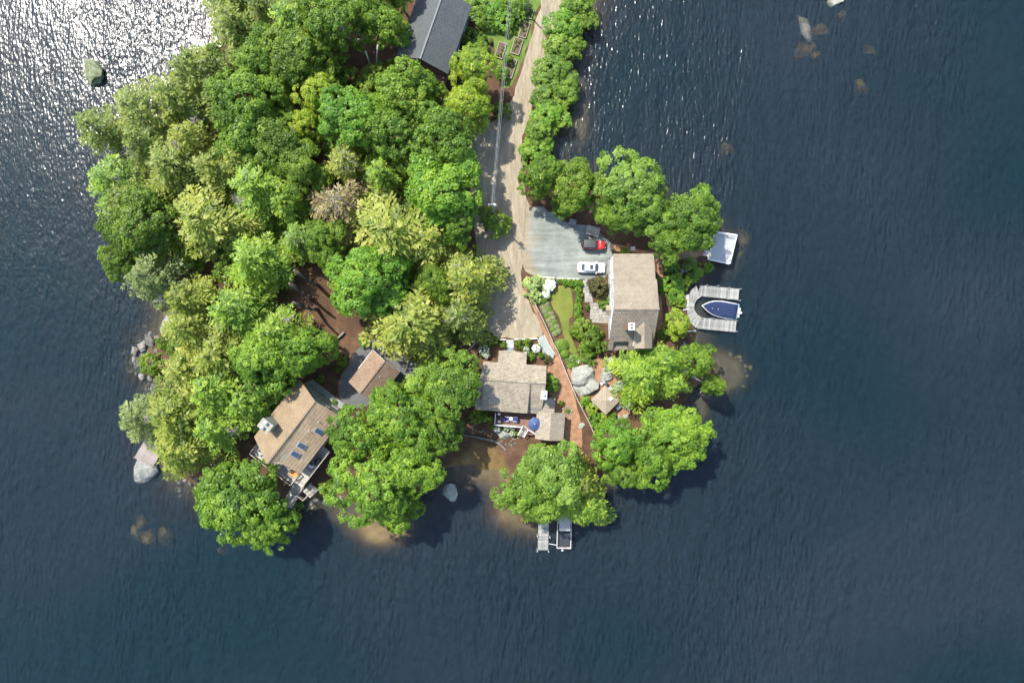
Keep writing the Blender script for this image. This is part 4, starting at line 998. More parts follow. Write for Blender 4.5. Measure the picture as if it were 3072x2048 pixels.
# dormer
dm = MB(); dm.extr([(0.15, -6.0, 3.2), (2.85, -6.0, 3.2), (2.85, -6.0, 5.35), (1.5, -6.0, 6.45), (0.15, -6.0, 5.35)], (0, 4.6, 0)); dm.build('dormer', M['white_paint'], wh)
roof_slab(wh, [(1.5, -6.35, 6.62), (1.5, -1.9, 6.62), (0.0, -3.1, 5.4), (0.0, -6.35, 5.4)], SH_TAN, 'dormer_roof', 0.14)
roof_slab(wh, [(1.504, -6.35, 6.62), (1.504, -1.9, 6.62), (3.0, -3.1, 5.4), (3.0, -6.35, 5.4)], SH_TAN, 'dormer_roof', 0.14)
window(wh, (1.5, -6.0, 4.6), (0, -1), 1.9, 1.1, M['white_paint'])
# chimney
M['brick'] = shingle('chimney_brick', (0.384, 0.163, 0.110), (0.326, 0.192, 0.144), (0.9, 0.9, 0.9), roww=0.09, bw=0.25)
cream = plain('chimney_cap', (0.62, 0.55, 0.42), 0.8)
ch = MB().box((-1.15, -2.8, 7.6), (0.85, 1.0, 4.3)).build('chimney', M['brick'], wh)
MB().box((-1.15, -2.8, 9.80), (1.02, 1.18, 0.12)).build('cap', cream, ch)
for dy in (-0.24, 0.24):
    MB().lathe((-1.15, -2.8 + dy, 9.86), [(0.17, 0), (0.17, 0.12), (0.12, 0.12), (0.12, 0.02)], 10).build('flue', M['dark_metal'], ch)
MB().tube((-1.0, 0.9, 8.2), (-1.0, 0.9, 8.62), 0.07).build('vent_pipe', M['white_paint'], wh)
for y, z, w, h in [(5.6, 4.6, 1.0, 1.3), (3.4, 4.7, 1.0, 1.3), (1.0, 4.9, 1.0, 1.3), (-1.6, 4.6, 0.9, 1.2), (5.2, 1.6, 1.2, 1.4), (2.6, 1.6, 1.2, 1.4), (-2.6, 1.6, 1.2, 1.4)]:
    window(wh, (-3.45, y, z), (-1, 0), w, h, M['white_paint'])
for y in (6, 2.5, -1.5):
    window(wh, (2.95, y, 4.4), (1, 0), 1.1, 1.3, M['white_paint']); window(wh, (2.95, y, 1.5), (1, 0), 1.6, 1.6, M['white_paint'])
d = MB(); d.box((-3.5, 0.1, 1.1), (0.07, 1.0, 2.2)); do = d.build('door', plain('door_blue', (0.08, 0.11, 0.15), 0.5), wh)
MB().box((-3.55, 0.45, 1.05), (0.05, 0.06, 0.12)).build('handle', M['grey_metal'], do)
hd = MB(); hd.extr([(-3.45, -0.75, 2.5), (-4.3, -0.75, 2.5), (-4.3, 0.1, 3.1), (-3.45, 0.1, 3.1)], (0, 0, -0.1)); hd.extr([(-3.45, 0.95, 2.5), (-4.3, 0.95, 2.5), (-4.3, 0.104, 3.1), (-3.45, 0.104, 3.1)], (0, 0, -0.1)); hd.build('door_hood', SH_TANB, wh)
gdm = MB(); gdm.box((-3.47, 7.6, 1.15), (0.06, 2.0, 2.3)); gd = gdm.build('garage_door', M['white_rail'], wh)
MB().box((-3.62, 8.85, 2.2), (0.2, 0.2, 0.3)).build('wall_lamp', M['dark_metal'], wh)

# ------------------------------------------------------------------ cottage in the middle
SH_MOT = shingle('shingle_mottled', (0.422, 0.365, 0.274), (0.144, 0.120, 0.091), (0.72, 0.72, 0.72), roww=0.2, bw=0.42, contrast=0.35)
cl = P(1537, 1165, 5.5)
co = thing('cottage', 'low cottage with mottled tan shingle roof and dark deck near the cove', 'house', (cl.x, cl.y, G), math.radians(-4))
EZ, RZ_ = 2.9, 5.4
wl = MB(); wl.extr([(-5.2, -3.6, 0), (-5.2, 3.75, 0), (-5.2, 3.75, EZ + 0.15), (-5.2, 1.3, RZ_ - 0.2), (-5.2, -3.6, EZ + 0.15)], (10.2, 0, 0)); wl.build('wall', plain('cottage_wall', (0.16, 0.15, 0.13), 0.8), co)
roof_slab(co, [(-5.5, 1.3, RZ_), (5.5, 1.3, RZ_), (5.5, 4.15, EZ), (-5.2, 4.15, EZ)], SH_MOT)
roof_slab(co, [(-5.5, 1.296, RZ_), (5.5, 1.296, RZ_), (5.2, -4.05, EZ - 0.1), (-6.1, -4.05, EZ - 0.1)], SH_MOT)
# long shed dormer on the lower slope
MB().extr([(-4.6, 1.1, RZ_ - 0.25), (-4.6, -3.75, EZ + 0.2), (-4.6, -3.75, EZ + 0.75)], (7.3, 0, 0)).build('dormer', plain('dormer_wall', (0.30, 0.27, 0.22), 0.8), co)
roof_slab(co, [(-4.8, 1.1, RZ_ + 0.03), (2.9, 1.1, RZ_ + 0.03), (2.8, -4.0, EZ + 0.95), (-4.95, -4.0, EZ + 0.95)], SH_MOT, 'dormer_roof', 0.12)
MB().box((0, 1.3, RZ_ + 0.06), (11.0, 0.25, 0.06)).build('ridge_cap', SH_MOT, co)
roof_slab(co, [(-2.75, 4.15, 2.75), (2.05, 4.15, 2.75), (2.05, 6.15, 2.25), (-2.75, 6.15, 2.25)], SH_MOT, 'porch_roof', 0.14)
for x in (-2.5, 1.8):
    MB().box((x, 5.9, 1.05), (0.15, 0.15, 2.1)).build('porch_post', M['white_rail'], co)
chm = MB().box((5.25, -0.55, 3.2), (0.85, 1.25, 6.2)).build('chimney', M['white_paint'], co)
MB().box((5.25, -0.55, 6.36), (1.0, 1.45, 0.1)).build('cap', M['white_paint'], chm)
MB().lathe((5.25, -0.5, 6.41), [(0.16, 0), (0.16, 0.3), (0.26, 0.3), (0.26, 0.38), (0.02, 0.48)], 12).build('flue', M['grey_metal'], chm)
for x in (-3.6, -1.2, 1.2):
    window(co, (x, -3.75, EZ + 0.45), (0, -1), 0.9, 0.4, M['white_paint'], name='window')
# wing at the lower right
RW = shingle('shingle_wing', (0.403, 0.350, 0.269), (0.144, 0.120, 0.096), (0.75, 0.75, 0.75), roww=0.2, bw=0.42, contrast=0.25)
MB().extr([(4.6, -3.9, 0), (9.0, -3.9, 0), (9.0, -3.9, 2.6), (6.8, -3.9, 3.7), (4.6, -3.9, 2.6)], (0, -4.2, 0)).build('wing_wall', M['white_rail'], co)
roof_slab(co, [(6.8, -3.6, 3.95), (6.8, -8.3, 3.95), (4.4, -8.3, 2.75), (4.4, -3.6, 2.75)], RW, 'wing_roof', 0.14)
roof_slab(co, [(6.804, -3.6, 3.95), (6.804, -8.3, 3.95), (9.25, -8.3, 2.75), (9.25, -3.6, 2.75)], RW, 'wing_roof', 0.14)
roof_slab(co, [(5.25, -1.3, 3.1), (7.4, -1.3, 2.8), (7.4, -4.4, 2.8), (5.25, -4.4, 3.1)], SH_MOT, 'link_roof', 0.14)
MB().box((6.2, -2.8, 1.3), (1.9, 2.6, 2.6)).build('link_wall', M['white_rail'], co)
# deck with white rails
def inP(par, p): return WM(par).inverted() @ Vector(p)
DK = 1.0
da = inP(co, Q6(447, 945, G + DK)); db = inP(co, Q6(885, 960, G + DK)); dc = inP(co, Q6(447, 1052, G + DK)); dd = inP(co, Q6(700, 1060, G + DK)); de = inP(co, Q6(740, 1100, G + DK)); df_ = inP(co, Q6(885, 1165, G + DK))
boards(co, (da.x, dc.y, DK), (0, 1, 0), (1, 0, 0), da.y - dc.y + 0.6, db.x - da.x, 0.3, M['brown_wood'])
boards(co, (dd.x + 0.8, df_.y, DK - 0.002), (0, 1, 0), (1, 0, 0), dc.y - df_.y - 0.01, db.x - dd.x - 0.8, 0.3, M['brown_wood'])
dk = MB(); dk.prism([(da.x, da.y + 0.4), (da.x, dc.y), (dd.x, dd.y), (de.x, de.y), (df_.x, df_.y), (db.x, db.y + 0.4)], 0.05, DK - 0.06); dk.build('deck_frame', M['brown_wood'], co)
railing(co, [(da.x, da.y + 0.1, DK), (da.x, dc.y, DK), (dd.x, dc.y - 0.1, DK)], M['white_paint'], 1.0)
ra = inP(co, Q6(712, 1068, G + DK)); rb = inP(co, Q6(664, 1152, G + 0.3)); rc_ = inP(co, Q6(765, 1098, G + DK)); rd = inP(co, Q6(725, 1172, G + 0.3)); re_ = inP(co, Q6(880, 1172, G + DK))
railing(co, [tuple(ra), tuple(rb)], M['white_paint'], 0.95); railing(co, [tuple(rc_), tuple(rd)], M['white_paint'], 0.95); railing(co, [tuple(rc_), tuple(re_)], M['white_paint'], 0.95)
for k in range(6):
    t = k / 5; a = ra.lerp(rb, t); b = rc_.lerp(rd, t)
    st = MB(); st.bar(a, b, 0.32, 0.06); st.build('stair_tread', M['grey_wood'], co)

# ------------------------------------------------------------------ tan roofed house at the left
SH_BRN = shingle('shingle_warm', (0.287, 0.218, 0.138), (0.228, 0.169, 0.107), (0.78, 0.78, 0.78), roww=0.25, bw=0.55)
SH_BRN2 = shingle('shingle_warm_courses', (0.329, 0.250, 0.160), (0.264, 0.196, 0.127), (0.75, 0.75, 0.75), roww=0.5, bw=1.6)
lc = QL(487, 817, 10.5)
ang = math.atan2(-0.791, -0.612)         # ridge runs towards lower left
th = thing('tan_house', 'tan roofed house turned diagonally with skylights and a railed deck', 'house', (lc.x, lc.y, G), ang)
# local x: along the ridge to the lower left; local y: to the lower right
LR, LE, HW = 8.3, 5.6, 4.9
wl = MB(); wl.extr([(-5.6, -HW + .35, 0), (-5.6, HW - .35, 0), (-5.6, HW - .35, LE), (-5.6, 0, LR - 0.3), (-5.6, -HW + .35, LE)], (10.6, 0, 0)); wl.build('wall', plain('sage_wall', (0.20, 0.21, 0.165), 0.8), th)
roof_slab(th, [(-5.9, 0, LR), (6.9, 0, LR), (5.6, -HW, LE - 0.1), (-6.6, -HW, LE - 0.1)], SH_BRN, t=0.2)
roof_slab(th, [(-5.9, 0.004, LR), (6.9, 0.004, LR), (5.8, 1.2, LR - 1.0), (5.8, HW, LE - 0.1), (-5.9, HW, LE - 0.1)], SH_BRN2, t=0.2)
MB().box((0.4, 0, LR + 0.03), (12.4, 0.26, 0.07)).build('ridge_cap', SH_BRN, th)
for k, (zx, zy) in enumerate([(720, 820), (575, 942), (520, 1012)]):
    g = QL(zx, zy, G + 7.2); l = inP(th, g); zl = LR - 2.8 * l.y / HW
    g = QL(zx, zy, G + zl); l = inP(th, g); zl = LR - 2.8 * l.y / HW + 0.08
    rx = -math.atan2(2.8, HW)
    s = MB(); s.box((l.x, l.y, zl), (1.0, 1.5, 0.22), 0, 0, rx); so = s.build('skylight', M['grey_metal'], th)
    p_ = MB(); p_.box((l.x, l.y + 0.04, zl + 0.09), (0.78, 1.25, 0.14), 0, 0, rx); p_.build('pane', plain('skylight_glass', (0.035, 0.055, 0.08), 0.2, spec=0.8), so)
for y, z, w, h in [(-2.4, 1.6, 1.3, 1.2), (2.2, 1.6, 1.3, 1.2), (-1.2, 5.2, 1.2, 1.2), (1.4, 5.2, 1.2, 1.2)]:
    window(th, (-5.6, y, z), (-1, 0), w, h, M['white_rail'])
for x in (-3.5, -0.5, 2.5):
    window(th, (x, HW - .35, 3.2), (0, 1), 1.6, 1.8, M['white_rail'])
ck = inP(th, QL(265, 775, G + 9.6))
c_ = MB(); c_.box((ck.x, ck.y, 4.7), (1.5, 1.9, 9.4)); cho = c_.build('chimney', plain('chimney_sage', (0.25, 0.27, 0.23), 0.8), th)
MB().box((ck.x, ck.y, 9.44), (1.7, 2.1, 0.12)).build('cap', plain('chimney_crown', (0.24, 0.22, 0.18), 0.8), cho)
for s in (-1, 1):
    MB().lathe((ck.x + 0.45 * s, ck.y - 0.1, 9.5), [(0.18, 0), (0.18, 0.45), (0.30, 0.45), (0.30, 0.52), (0.03, 0.62)], 12).build('flue', M['grey_metal'], cho)
for zx, zy in ((705, 745), (628, 825)):
    l = inP(th, QL(zx, zy, G + 8)); z = LR - 2.8 * abs(l.y) / HW
    MB().tube((l.x, l.y, z - 0.1), (l.x, l.y, z + 0.5), 0.06).build('vent_pipe', M['white_paint'], th)
# deck
DT = 2.6
def dl(x, y, z=G + DT): return inP(th, QL(x, y, z))
k1, k2, k3, k4 = dl(225, 905), dl(155, 1000), dl(495, 1265), dl(575, 1175)
e1, e2, e3 = dl(770, 1050), dl(640, 1215), dl(590, 1150)
dx0 = 4.6
boards(th, (k1.x - 1.0, k2.y, DT), (1, 0, 0), (0, 1, 0), max(k2.x, k3.x) - k1.x + 1.0, k3.y - k2.y, 0.42, M['grey_wood'])
boards(th, (e1.x - 1.5, HW - 0.3, DT - 0.003), (1, 0, 0), (0, 1, 0), k1.x - e1.x + 0.4, e1.y - HW + 0.35, 0.42, M['grey_wood'])
boards(th, (k1.x - 1.1, k3.y + 0.01, DT - 0.003), (1, 0, 0), (0, 1, 0), 3.0, e1.y - k3.y, 0.42, M['grey_wood'])
MB().prism([(k1.x - 1.0, k2.y), (max(k2.x, k3.x), k2.y), (max(k2.x, k3.x), k3.y), (k1.x - 1.0, k3.y)], 0.05, DT - 0.08).build('deck_frame', M['grey_wood'], th)
X3 = max(k2.x, k3.x)
railing(th, [(k1.x - 0.6, k2.y, DT), (X3, k2.y, DT), (X3, k3.y, DT), (X3 - 2.3, k3.y, DT)], M['taupe_wood'], 1.05)
railing(th, [(e1.x - 1.5, e1.y, DT), (k1.x + 1.8, e1.y, DT)], M['taupe_wood'], 1.05)

# stairs and walkway down to the water
wk = thing('plank_walkway', 'weathered plank stairs and walkway leading from the deck to the shore', 'walkway', QL(530, 1300, G))
def wkp(x, y, z): return inP(wk, QL(x, y, z))
a0, a1 = wkp(575, 1180, G + DT - 0.1), wkp(640, 1210, G + DT - 0.1)
b0, b1 = wkp(500, 1290, G + 0.9), wkp(575, 1320, G + 0.9)
for k in range(9):
    t = k / 8
    s = MB(); s.bar(a0.lerp(b0, t), a1.lerp(b1, t), 0.36, 0.06); s.build('stair_tread', M['grey_wood'], wk)
u = (b0 - wkp(415, 1435, G + 0.9)); c0 = wkp(415, 1440, G + 0.9)
boards(wk, (b0.x, b0.y, b0.z), (c0 - b0), (b1 - b0), (c0 - b0).length, (b1 - b0).length, 0.3, M['grey_wood'])
p0, p1, p2 = wkp(575, 1320, G + 0.88), wkp(640, 1262, G + 0.88), wkp(685, 1300, G + 0.88)
boards(wk, p0, (p1 - p0), (p2 - p1), (p1 - p0).length + 0.2, 1.9, 0.3, M['grey_wood'])
railing(wk, [a0, b0, c0], M['taupe_wood'], 0.95, bal=False)
railing(wk, [a1, b1], M['taupe_wood'], 0.95, bal=False)
railing(wk, [wkp(545, 1350, G + 0.9), wkp(598, 1392, G + 0.9), wkp(684, 1298, G + 0.9)], M['taupe_wood'], 0.95, bal=False)
railing(wk, [wkp(415, 1440, G + 0.9), wkp(478, 1436, G + 0.9), wkp(545, 1350, G + 0.9)], M['taupe_wood'], 0.95, bal=False)

for q in (b0, b1, c0, wkp(478, 1436, G + 0.9), p1, p2, wkp(598, 1392, G + 0.9)):
    MB().tube((q.x, q.y, -2.2), (q.x, q.y, q.z - 0.03), 0.08, 0.08, 8).build('support_post', M['grey_wood'], wk)
# garage
gc = QL(1167, 367, G + 4.6)
ga = thing('garage', 'small brown roofed garage standing in the asphalt drive', 'garage', (gc.x, gc.y, G), ang)
SH_RED = shingle('shingle_brown', (0.259, 0.187, 0.130), (0.202, 0.139, 0.096), (0.75, 0.75, 0.75), roww=0.36, bw=0.5)
wl = MB(); wl.extr([(-3.1, -2.6, 0), (-3.1, 2.6, 0), (-3.1, 2.6, 2.8), (-3.1, 0, 4.35), (-3.1, -2.6, 2.8)], (6.2, 0, 0)); wl.build('wall', plain('garage_wall', (0.30, 0.28, 0.20), 0.8), ga)
roof_slab(ga, [(-3.4, 0, 4.6), (3.4, 0, 4.6), (3.4, -2.95, 2.75), (-3.4, -2.95, 2.75)], SH_RED)
roof_slab(ga, [(-3.4, 0.004, 4.6), (3.4, 0.004, 4.6), (3.4, 2.95, 2.75), (-3.4, 2.95, 2.75)], SH_RED)
MB().box((0, 0, 4.63), (6.8, 0.24, 0.06)).build('ridge_cap', SH_RED, ga)
for s in (-1, 1):
    t = MB(); t.bar((-3.43, 0, 4.55), (-3.43, 2.95 * s, 2.70), 0.06, 0.2); t.build('trim', M['white_rail'], ga)
MB().bar((-3.2, -3.0, 2.72), (0.6, -3.0, 2.72), 0.14, 0.12).build('gutter', M['white_rail'], ga)
window(ga, (-0.4, 2.6, 1.6), (0, 1), 1.0, 1.0, M['white_rail'])
aw = MB(); aw.extr([(-1.3, 2.62, 2.45), (0.5, 2.62, 2.45), (0.5, 3.35, 2.15), (-1.3, 3.35, 2.15)], (0, 0, -0.05)); aw.build('awning', M['taupe_wood'], ga)
MB().box((-3.13, 0, 1.2), (0.06, 2.6, 2.4)).build('garage_door', M['white_rail'], ga)
MB().tube((-0.8, 0.9, 3.9), (-0.8, 0.9, 4.4), 0.06).build('vent_pipe', M['white_paint'], ga)
# side walk along the tan house
sw = MB(); pts = [QL(*q, G + 0.25) for q in [(600, 420), (660, 385), (1000, 640), (930, 680)]]
sw.prism([(p.x, p.y) for p in pts], G - 0.3, G + 0.25); tag(sw.build('side_terrace', plain('terrace', (0.20, 0.21, 0.19), 0.9)), 'grey green terrace along the upper wall of the tan house', kind='structure')

# ------------------------------------------------------------------ dark roofed house at the top
SH_DRK = shingle('shingle_charcoal', (0.110, 0.120, 0.120), (0.082, 0.089, 0.090), (0.85, 0.85, 0.85), roww=0.22, bw=0.4)
hc = P(1296, 74, G + 7.6)
da_ = math.atan2(-0.944, -0.33)
dh = thing('dark_house', 'house with charcoal shingle roof and covered porch at the top edge', 'house', (hc.x, hc.y, G), da_)
wall_d = plain('dark_wall', (0.045, 0.06, 0.06), 0.8)
wl = MB(); wl.extr([(-5.7, -4.1, 0), (-5.7, 4.1, 0), (-5.7, 4.1, 5.0), (-5.7, 0, 7.3), (-5.7, -4.1, 5.0)], (9.4, 0, 0)); wl.build('wall', wall_d, dh)
roof_slab(dh, [(-6.1, 0, 7.6), (5.9, 0, 7.6), (5.9, -4.55, 5.1), (-6.1, -4.55, 5.1)], SH_DRK, t=0.22)
roof_slab(dh, [(-6.1, 0.004, 7.6), (5.9, 0.004, 7.6), (5.9, 4.55, 5.1), (-6.1, 4.55, 5.1)], SH_DRK, t=0.22)
MB().box((-0.1, 0, 7.63), (12.0, 0.28, 0.06)).build('ridge_cap', plain('ridge_grey', (0.14, 0.15, 0.15), 0.9), dh)
boards(dh, (3.7, -4.2, 2.6), (1, 0, 0), (0, 1, 0), 3.2, 8.4, 0.3, M['brown_wood'])
railing(dh, [(4.0, -4.2, 2.6), (6.9, -4.2, 2.6), (6.9, 4.2, 2.6), (4.0, 4.2, 2.6)], plain('redwood_rail', (0.15, 0.07, 0.05), 0.8), 1.0)
for y in (-4.0, 0, 4.0):
    MB().box((6.7, y, 2.5), (0.2, 0.2, 5.0)).build('porch_post', wall_d, dh)
for x in (-3.6, 0.4):
    window(dh, (x, 4.1, 2.6), (0, 1), 1.3, 1.5, M['white_paint'])
window(dh, (3.7, -1.5, 3.8), (1, 0), 1.8, 1.8, wall_d); window(dh, (3.7, 1.8, 3.8), (1, 0), 1.8, 1.8, wall_d)

# ------------------------------------------------------------------ square pavilion
pc = Q6(1527, 818, G + 2.6)
pv = thing('pavilion', 'square hip roofed garden pavilion set diagonally beside the boulders', 'pavilion', (pc.x, pc.y, G), math.radians(45))
hs = 1.78
SH_PAV = shingle('shingle_pavilion', (0.346, 0.288, 0.216), (0.288, 0.235, 0.173), (0.88, 0.88, 0.88))
for k in range(4):
    a = math.pi / 2 * k
    c1 = Vector((hs * math.cos(a) - hs * math.sin(a), hs * math.sin(a) + hs * math.cos(a), 2.4)); a2 = a + math.pi / 2
    c2 = Vector((hs * math.cos(a2) - hs * math.sin(a2), hs * math.sin(a2) + hs * math.cos(a2), 2.4))
    MB().extr([c1, c2, Vector((0, 0, 2.95))], (0, 0, -0.1)).build('roof', SH_PAV, pv)
    MB().box((c1.x * 0.86, c1.y * 0.86, 1.15), (0.14, 0.14, 2.3)).build('post', M['grey_wood'], pv)
MB().box((0.75, -0.35, 2.86), (0.55, 0.55, 0.28)).build('roof_vent', M['white_paint'], pv)
MB().box((0, 0, 0.06), (3.0, 3.0, 0.12)).build('floor', M['stone_paver'], pv)
# ------------------------------------------------------------------ rocks
def rock_mesh(name, seed, mat, sub=3, rough=0.30, cuts=11):
    bm = bmesh.new(); bmesh.ops.create_icosphere(bm, subdivisions=sub, radius=1.0)
    r = random.Random(seed)
    planes = [(Vector((r.uniform(-1, 1), r.uniform(-1, 1), r.uniform(-0.2, 1))).normalized(), r.uniform(0.5, 0.8)) for _ in range(cuts)]
    ph = [r.uniform(0, 6.28) for _ in range(6)]
    for v in bm.verts:
        p = v.co.copy()
        for n, d in planes:
            k = p.dot(n)
            if k > d: p -= n * (k - d) * 0.98
        q = v.co
        p *= 1 + rough * 0.35 * (math.sin(3.1 * q.x + ph[0]) * math.sin(2.7 * q.y + ph[1]) + 0.5 * math.sin(6.3 * q.z + 5.1 * q.x + ph[2]) + 0.4 * math.sin(9 * q.y + 7 * q.x + ph[3]))
        v.co = p
    me = bpy.data.meshes.new(name); bm.to_mesh(me); bm.free()
    me.materials.append(mat)
    return me
M['granite_shore'] = surf('granite_shore', [(0.28, (0.05, 0.052, 0.046)), (0.48, (0.16, 0.163, 0.145)), (0.68, (0.26, 0.26, 0.235))], 0.9, 0.9, 0.8, 0.15, fine=4.0)
ROCK = [rock_mesh('rock', 40 + i, M['granite'], 3) for i in range(5)]
ROCKS = [rock_mesh('rock', 60 + i, M['granite_dark'], 2) for i in range(5)]
rock_no = 0
def rock(p, sx, sy, sz, label, mat=None, rz=None, group=None, name='boulder', z=None, small=False, cat='boulder'):
    global rock_no
    rock_no += 1
    me = (ROCKS if small else ROCK)[rock_no % 5]
    if not small: sx *= 1.36; sy *= 1.36; sz *= 1.15
    if z is None: z = max(-0.5, float(terrain(np.array([p.x]), np.array([p.y]))[0]))
    o = place(me, name, None, (p.x, p.y, z), (0, 0, rz if rz is not None else rnd.uniform(0, 6.28)), (sx, sy, sz), mat)
    return tag(o, label, cat, group)
rock(Q6(1320, 560, G + 1), 2.1, 1.7, 1.5, 'rounded upper half of the split pale boulder beside the fence', rz=0.5)
rock(Q6(1350, 670, G + 1), 2.35, 2.0, 1.5, 'wide lower half of the split pale boulder beside the fence', rz=0.3)
rock(Q6(1540, 548, G + .6), 0.95, 1.35, 0.8, 'upright pale boulder between white house and pavilion', rz=-0.2)
rock(Q6(1740, 862, G + .3), 0.75, 1.0, 0.4, 'flat pale slab right of the pavilion', rz=-0.3)
rock(Q6(1712, 800, G + .4), 0.75, 0.5, 0.6, 'rounded pale stone at the right corner of the pavilion')
rock(Q6(1665, 665, G + .4), 0.8, 1.5, 0.7, 'pale stone half hidden under the lime hemlock')
rock(Q6(1660, 978, G + .2), 0.4, 0.45, 0.3, 'small pale stepping stone below the pavilion, left of two')
rock(Q6(1718, 975, G + .2), 0.5, 0.4, 0.3, 'small pale stepping stone below the pavilion, right of two')
rock(Q6(1285, 1058, G + .1), 0.42, 0.65, 0.22, 'flat pale stone on the mulch path')
rock(Q6(530, 1150, G + .3), 1.3, 0.7, 0.7, 'grey green boulder below the cottage deck', rz=-0.5)
rock(Q6(1600, 425, G + .3), 0.9, 0.5, 0.5, 'grey stone edging under the lower wall of the white house')
rock(P(280, 214, 0.6), 1.9, 2.7, 1.9, 'large mossy rectangular rock standing in the glittering water', M['mossy_rock'], 0.25, z=-0.1)
rock(P(428, 1402, 0.7), 2.1, 1.9, 1.5, 'large pale boulder at the end of the plank landing', M['granite_shore'], 0.2, z=-0.1)
rock(P(1347, 1476, 0.3), 1.05, 1.75, 0.7, 'streaked pale boulder in the sandy cove', None, 0.1, z=-0.05)
rock(P(365, 640, 0.3), 1.3, 1.8, 0.9, 'whitish rock slab at the left shore edge', None, z=0.0)
rock(P(2421, 82, 0.1), 0.9, 2.3, 0.6, 'narrow pale rock breaking the surface at upper right', M['granite_dark'], 0.35, z=-0.45)
rock(P(2512, 2, 0.1), 1.3, 0.9, 0.7, 'pale rock cut by the top edge at upper right', None, 0.2, z=-0.15)
rock(P(500, 968, 0.5), 1.0, 1.6, 0.9, 'pale slab at the water below the yellow left shore hemlocks', None, -0.2, z=0.0)
for x, y, a, b, lb in [(425, 1568, 0.9, 1.3, 'uppermost sunken amber rock of the group at lower left'), (405, 1597, 1.1, 1.6, 'leftmost sunken amber rock of the group at lower left'), (443, 1610, 1.2, 1.3, 'middle sunken amber rock of the group at lower left'), (488, 1604, 1.7, 1.6, 'largest sunken amber rock of the group at lower left')]:
    rock(P(x, y, -0.5), a, b, 0.9, lb, M['sunken_rock'], z=-1.25, name='sunken_rock')
for x, y, a, b, lb in [(2455, 90, 1.1, 1.6, 'sunken rock right of the narrow pale rock at upper right'), (2415, 140, 1.2, 2.2, 'sunken rock under the narrow pale rock at upper right'), (2585, 255, 1.3, 1.3, 'squarish sunken rock alone at upper right'), (2452, 163, 0.9, 0.8, 'small sunken rock below the narrow pale rock'), (2616, 150, 1.1, 1.0, 'sunken rock farthest right in the upper right shallows'), (2530, 48, 0.8, 0.8, 'small sunken rock near the top edge at upper right'), (2180, 447, 0.9, 1.3, 'sunken pale rock in the inlet above the trees'), (2232, 718, 1.5, 1.5, 'round sunken brown rock right of the railed platform'), (2222, 758, 0.8, 1.2, 'narrow sunken rock right of the railed platform'), (660, 1652, 0.9, 1.0, 'lone sunken rock left of the lower left maple')]:
    rock(P(x, y, -0.6), a, b, 0.8, lb, M['sunken_rock'], z=-1.3, name='sunken_rock')
for zx, zy, s, lb in [(640, 235, 1.3, 'pale shore rock above the round dark shrub'), (470, 385, 1.3, 'uppermost grey rock of the western point'), (410, 465, 1.2, 'grey rock in the middle of the western point'), (330, 490, 0.9, 'dark edged rock at the outer end of the western point'), (340, 590, 1.2, 'pale rock at the left of the wide dark shore shrub'), (395, 740, 0.9, 'rounded rock standing in the water below the western point'), (550, 490, 0.9, 'pale rock against the round dark shrub'), (515, 860, 0.9, 'small pale rock on the western shore below the point'), (480, 770, 0.6, 'small rock close to the rounded one on the western shore')]:
    rock(QW(zx, zy, 0.4), s * 0.8, s * 0.62, s * 0.6, lb, M['granite_dark'], z=0.0)
# scattered shoreline stones: alike, in clusters
def cluster(pts, n, spread, label, group, smin=0.2, smax=0.5, sink=0.0, mat=None):
    for i in range(n):
        c = pts[rnd.randrange(len(pts))]
        x = c.x + rnd.gauss(0, spread); y = c.y + rnd.gauss(0, spread); s = rnd.uniform(smin, smax)
        z = float(terrain(np.array([x]), np.array([y]))[0])
        if z < -1.3: continue
        rock(Vector((x, y, 0)), s, s * rnd.uniform(0.7, 1.2), s * 0.7, label, mat, None, group, 'stone', z=max(z, -0.9) + s * 0.1 if not sink else -0.62 * s - sink, small=True, cat='stone')
cluster([QW(440, 400, 0), QW(390, 500, 0), QW(340, 560, 0), QW(330, 640, 0), QW(480, 340, 0)], 46, 1.0, 'loose grey stone on the rocky western point', 'stones of the western point', 0.2, 0.6)
cluster([QW(460, 880, 0), QW(500, 830, 0)], 12, 0.7, 'loose stone at the waterline between western point and plank landing', 'stones below the western point')
cluster([QL(620, 1440, 0), QL(700, 1430, 0), QL(790, 1390, 0), QL(860, 1380, 0), QL(660, 1480, 0)], 46, 0.9, 'loose stone on the shore below the deck stairs', 'stones below the deck stairs', 0.2, 0.55)
cluster([P(545, 1452, 0), P(580, 1458, 0), P(530, 1470, 0)], 18, 0.8, 'loose stone on the shore left of the lower left maple', 'stones left of the maple', 0.25, 0.6)
cluster([QE(1600, 690, 0), QE(1700, 670, 0), QE(1520, 620, 0), QE(1640, 640, 0), QE(1560, 740, 0)], 40, 1.1, 'brown stone in the shallows off the right shore', 'stones off the right shore', 0.25, 0.7, 0.12, M['sunken_rock'])
cluster([Q5(1380, 590), Q5(1500, 500), Q5(1440, 560), Q5(1300, 545)], 12, 0.7, 'grey stone on the bank below the railed platform', 'bank stones below the platform', 0.3, 0.7)
cluster([QE(1160, 440), QE(1230, 460), QE(950, 330)], 10, 0.5, 'grey stone on the bank below the curved dock', 'bank stones below the curved dock', 0.3, 0.6)
cluster([Q6(250, 1130), Q6(350, 1160), Q6(440, 1190), Q6(560, 1220), Q6(480, 1230), Q6(620, 1200)], 42, 0.6, 'fist sized to head sized stone in the rock garden below the cottage', 'rock garden stones', 0.12, 0.3)
cluster([Q6(1690, 1060), Q6(1700, 1130), Q6(1745, 1230)], 14, 0.6, 'grey stone in the gully between the lower right trees', 'gully stones', 0.2, 0.5)
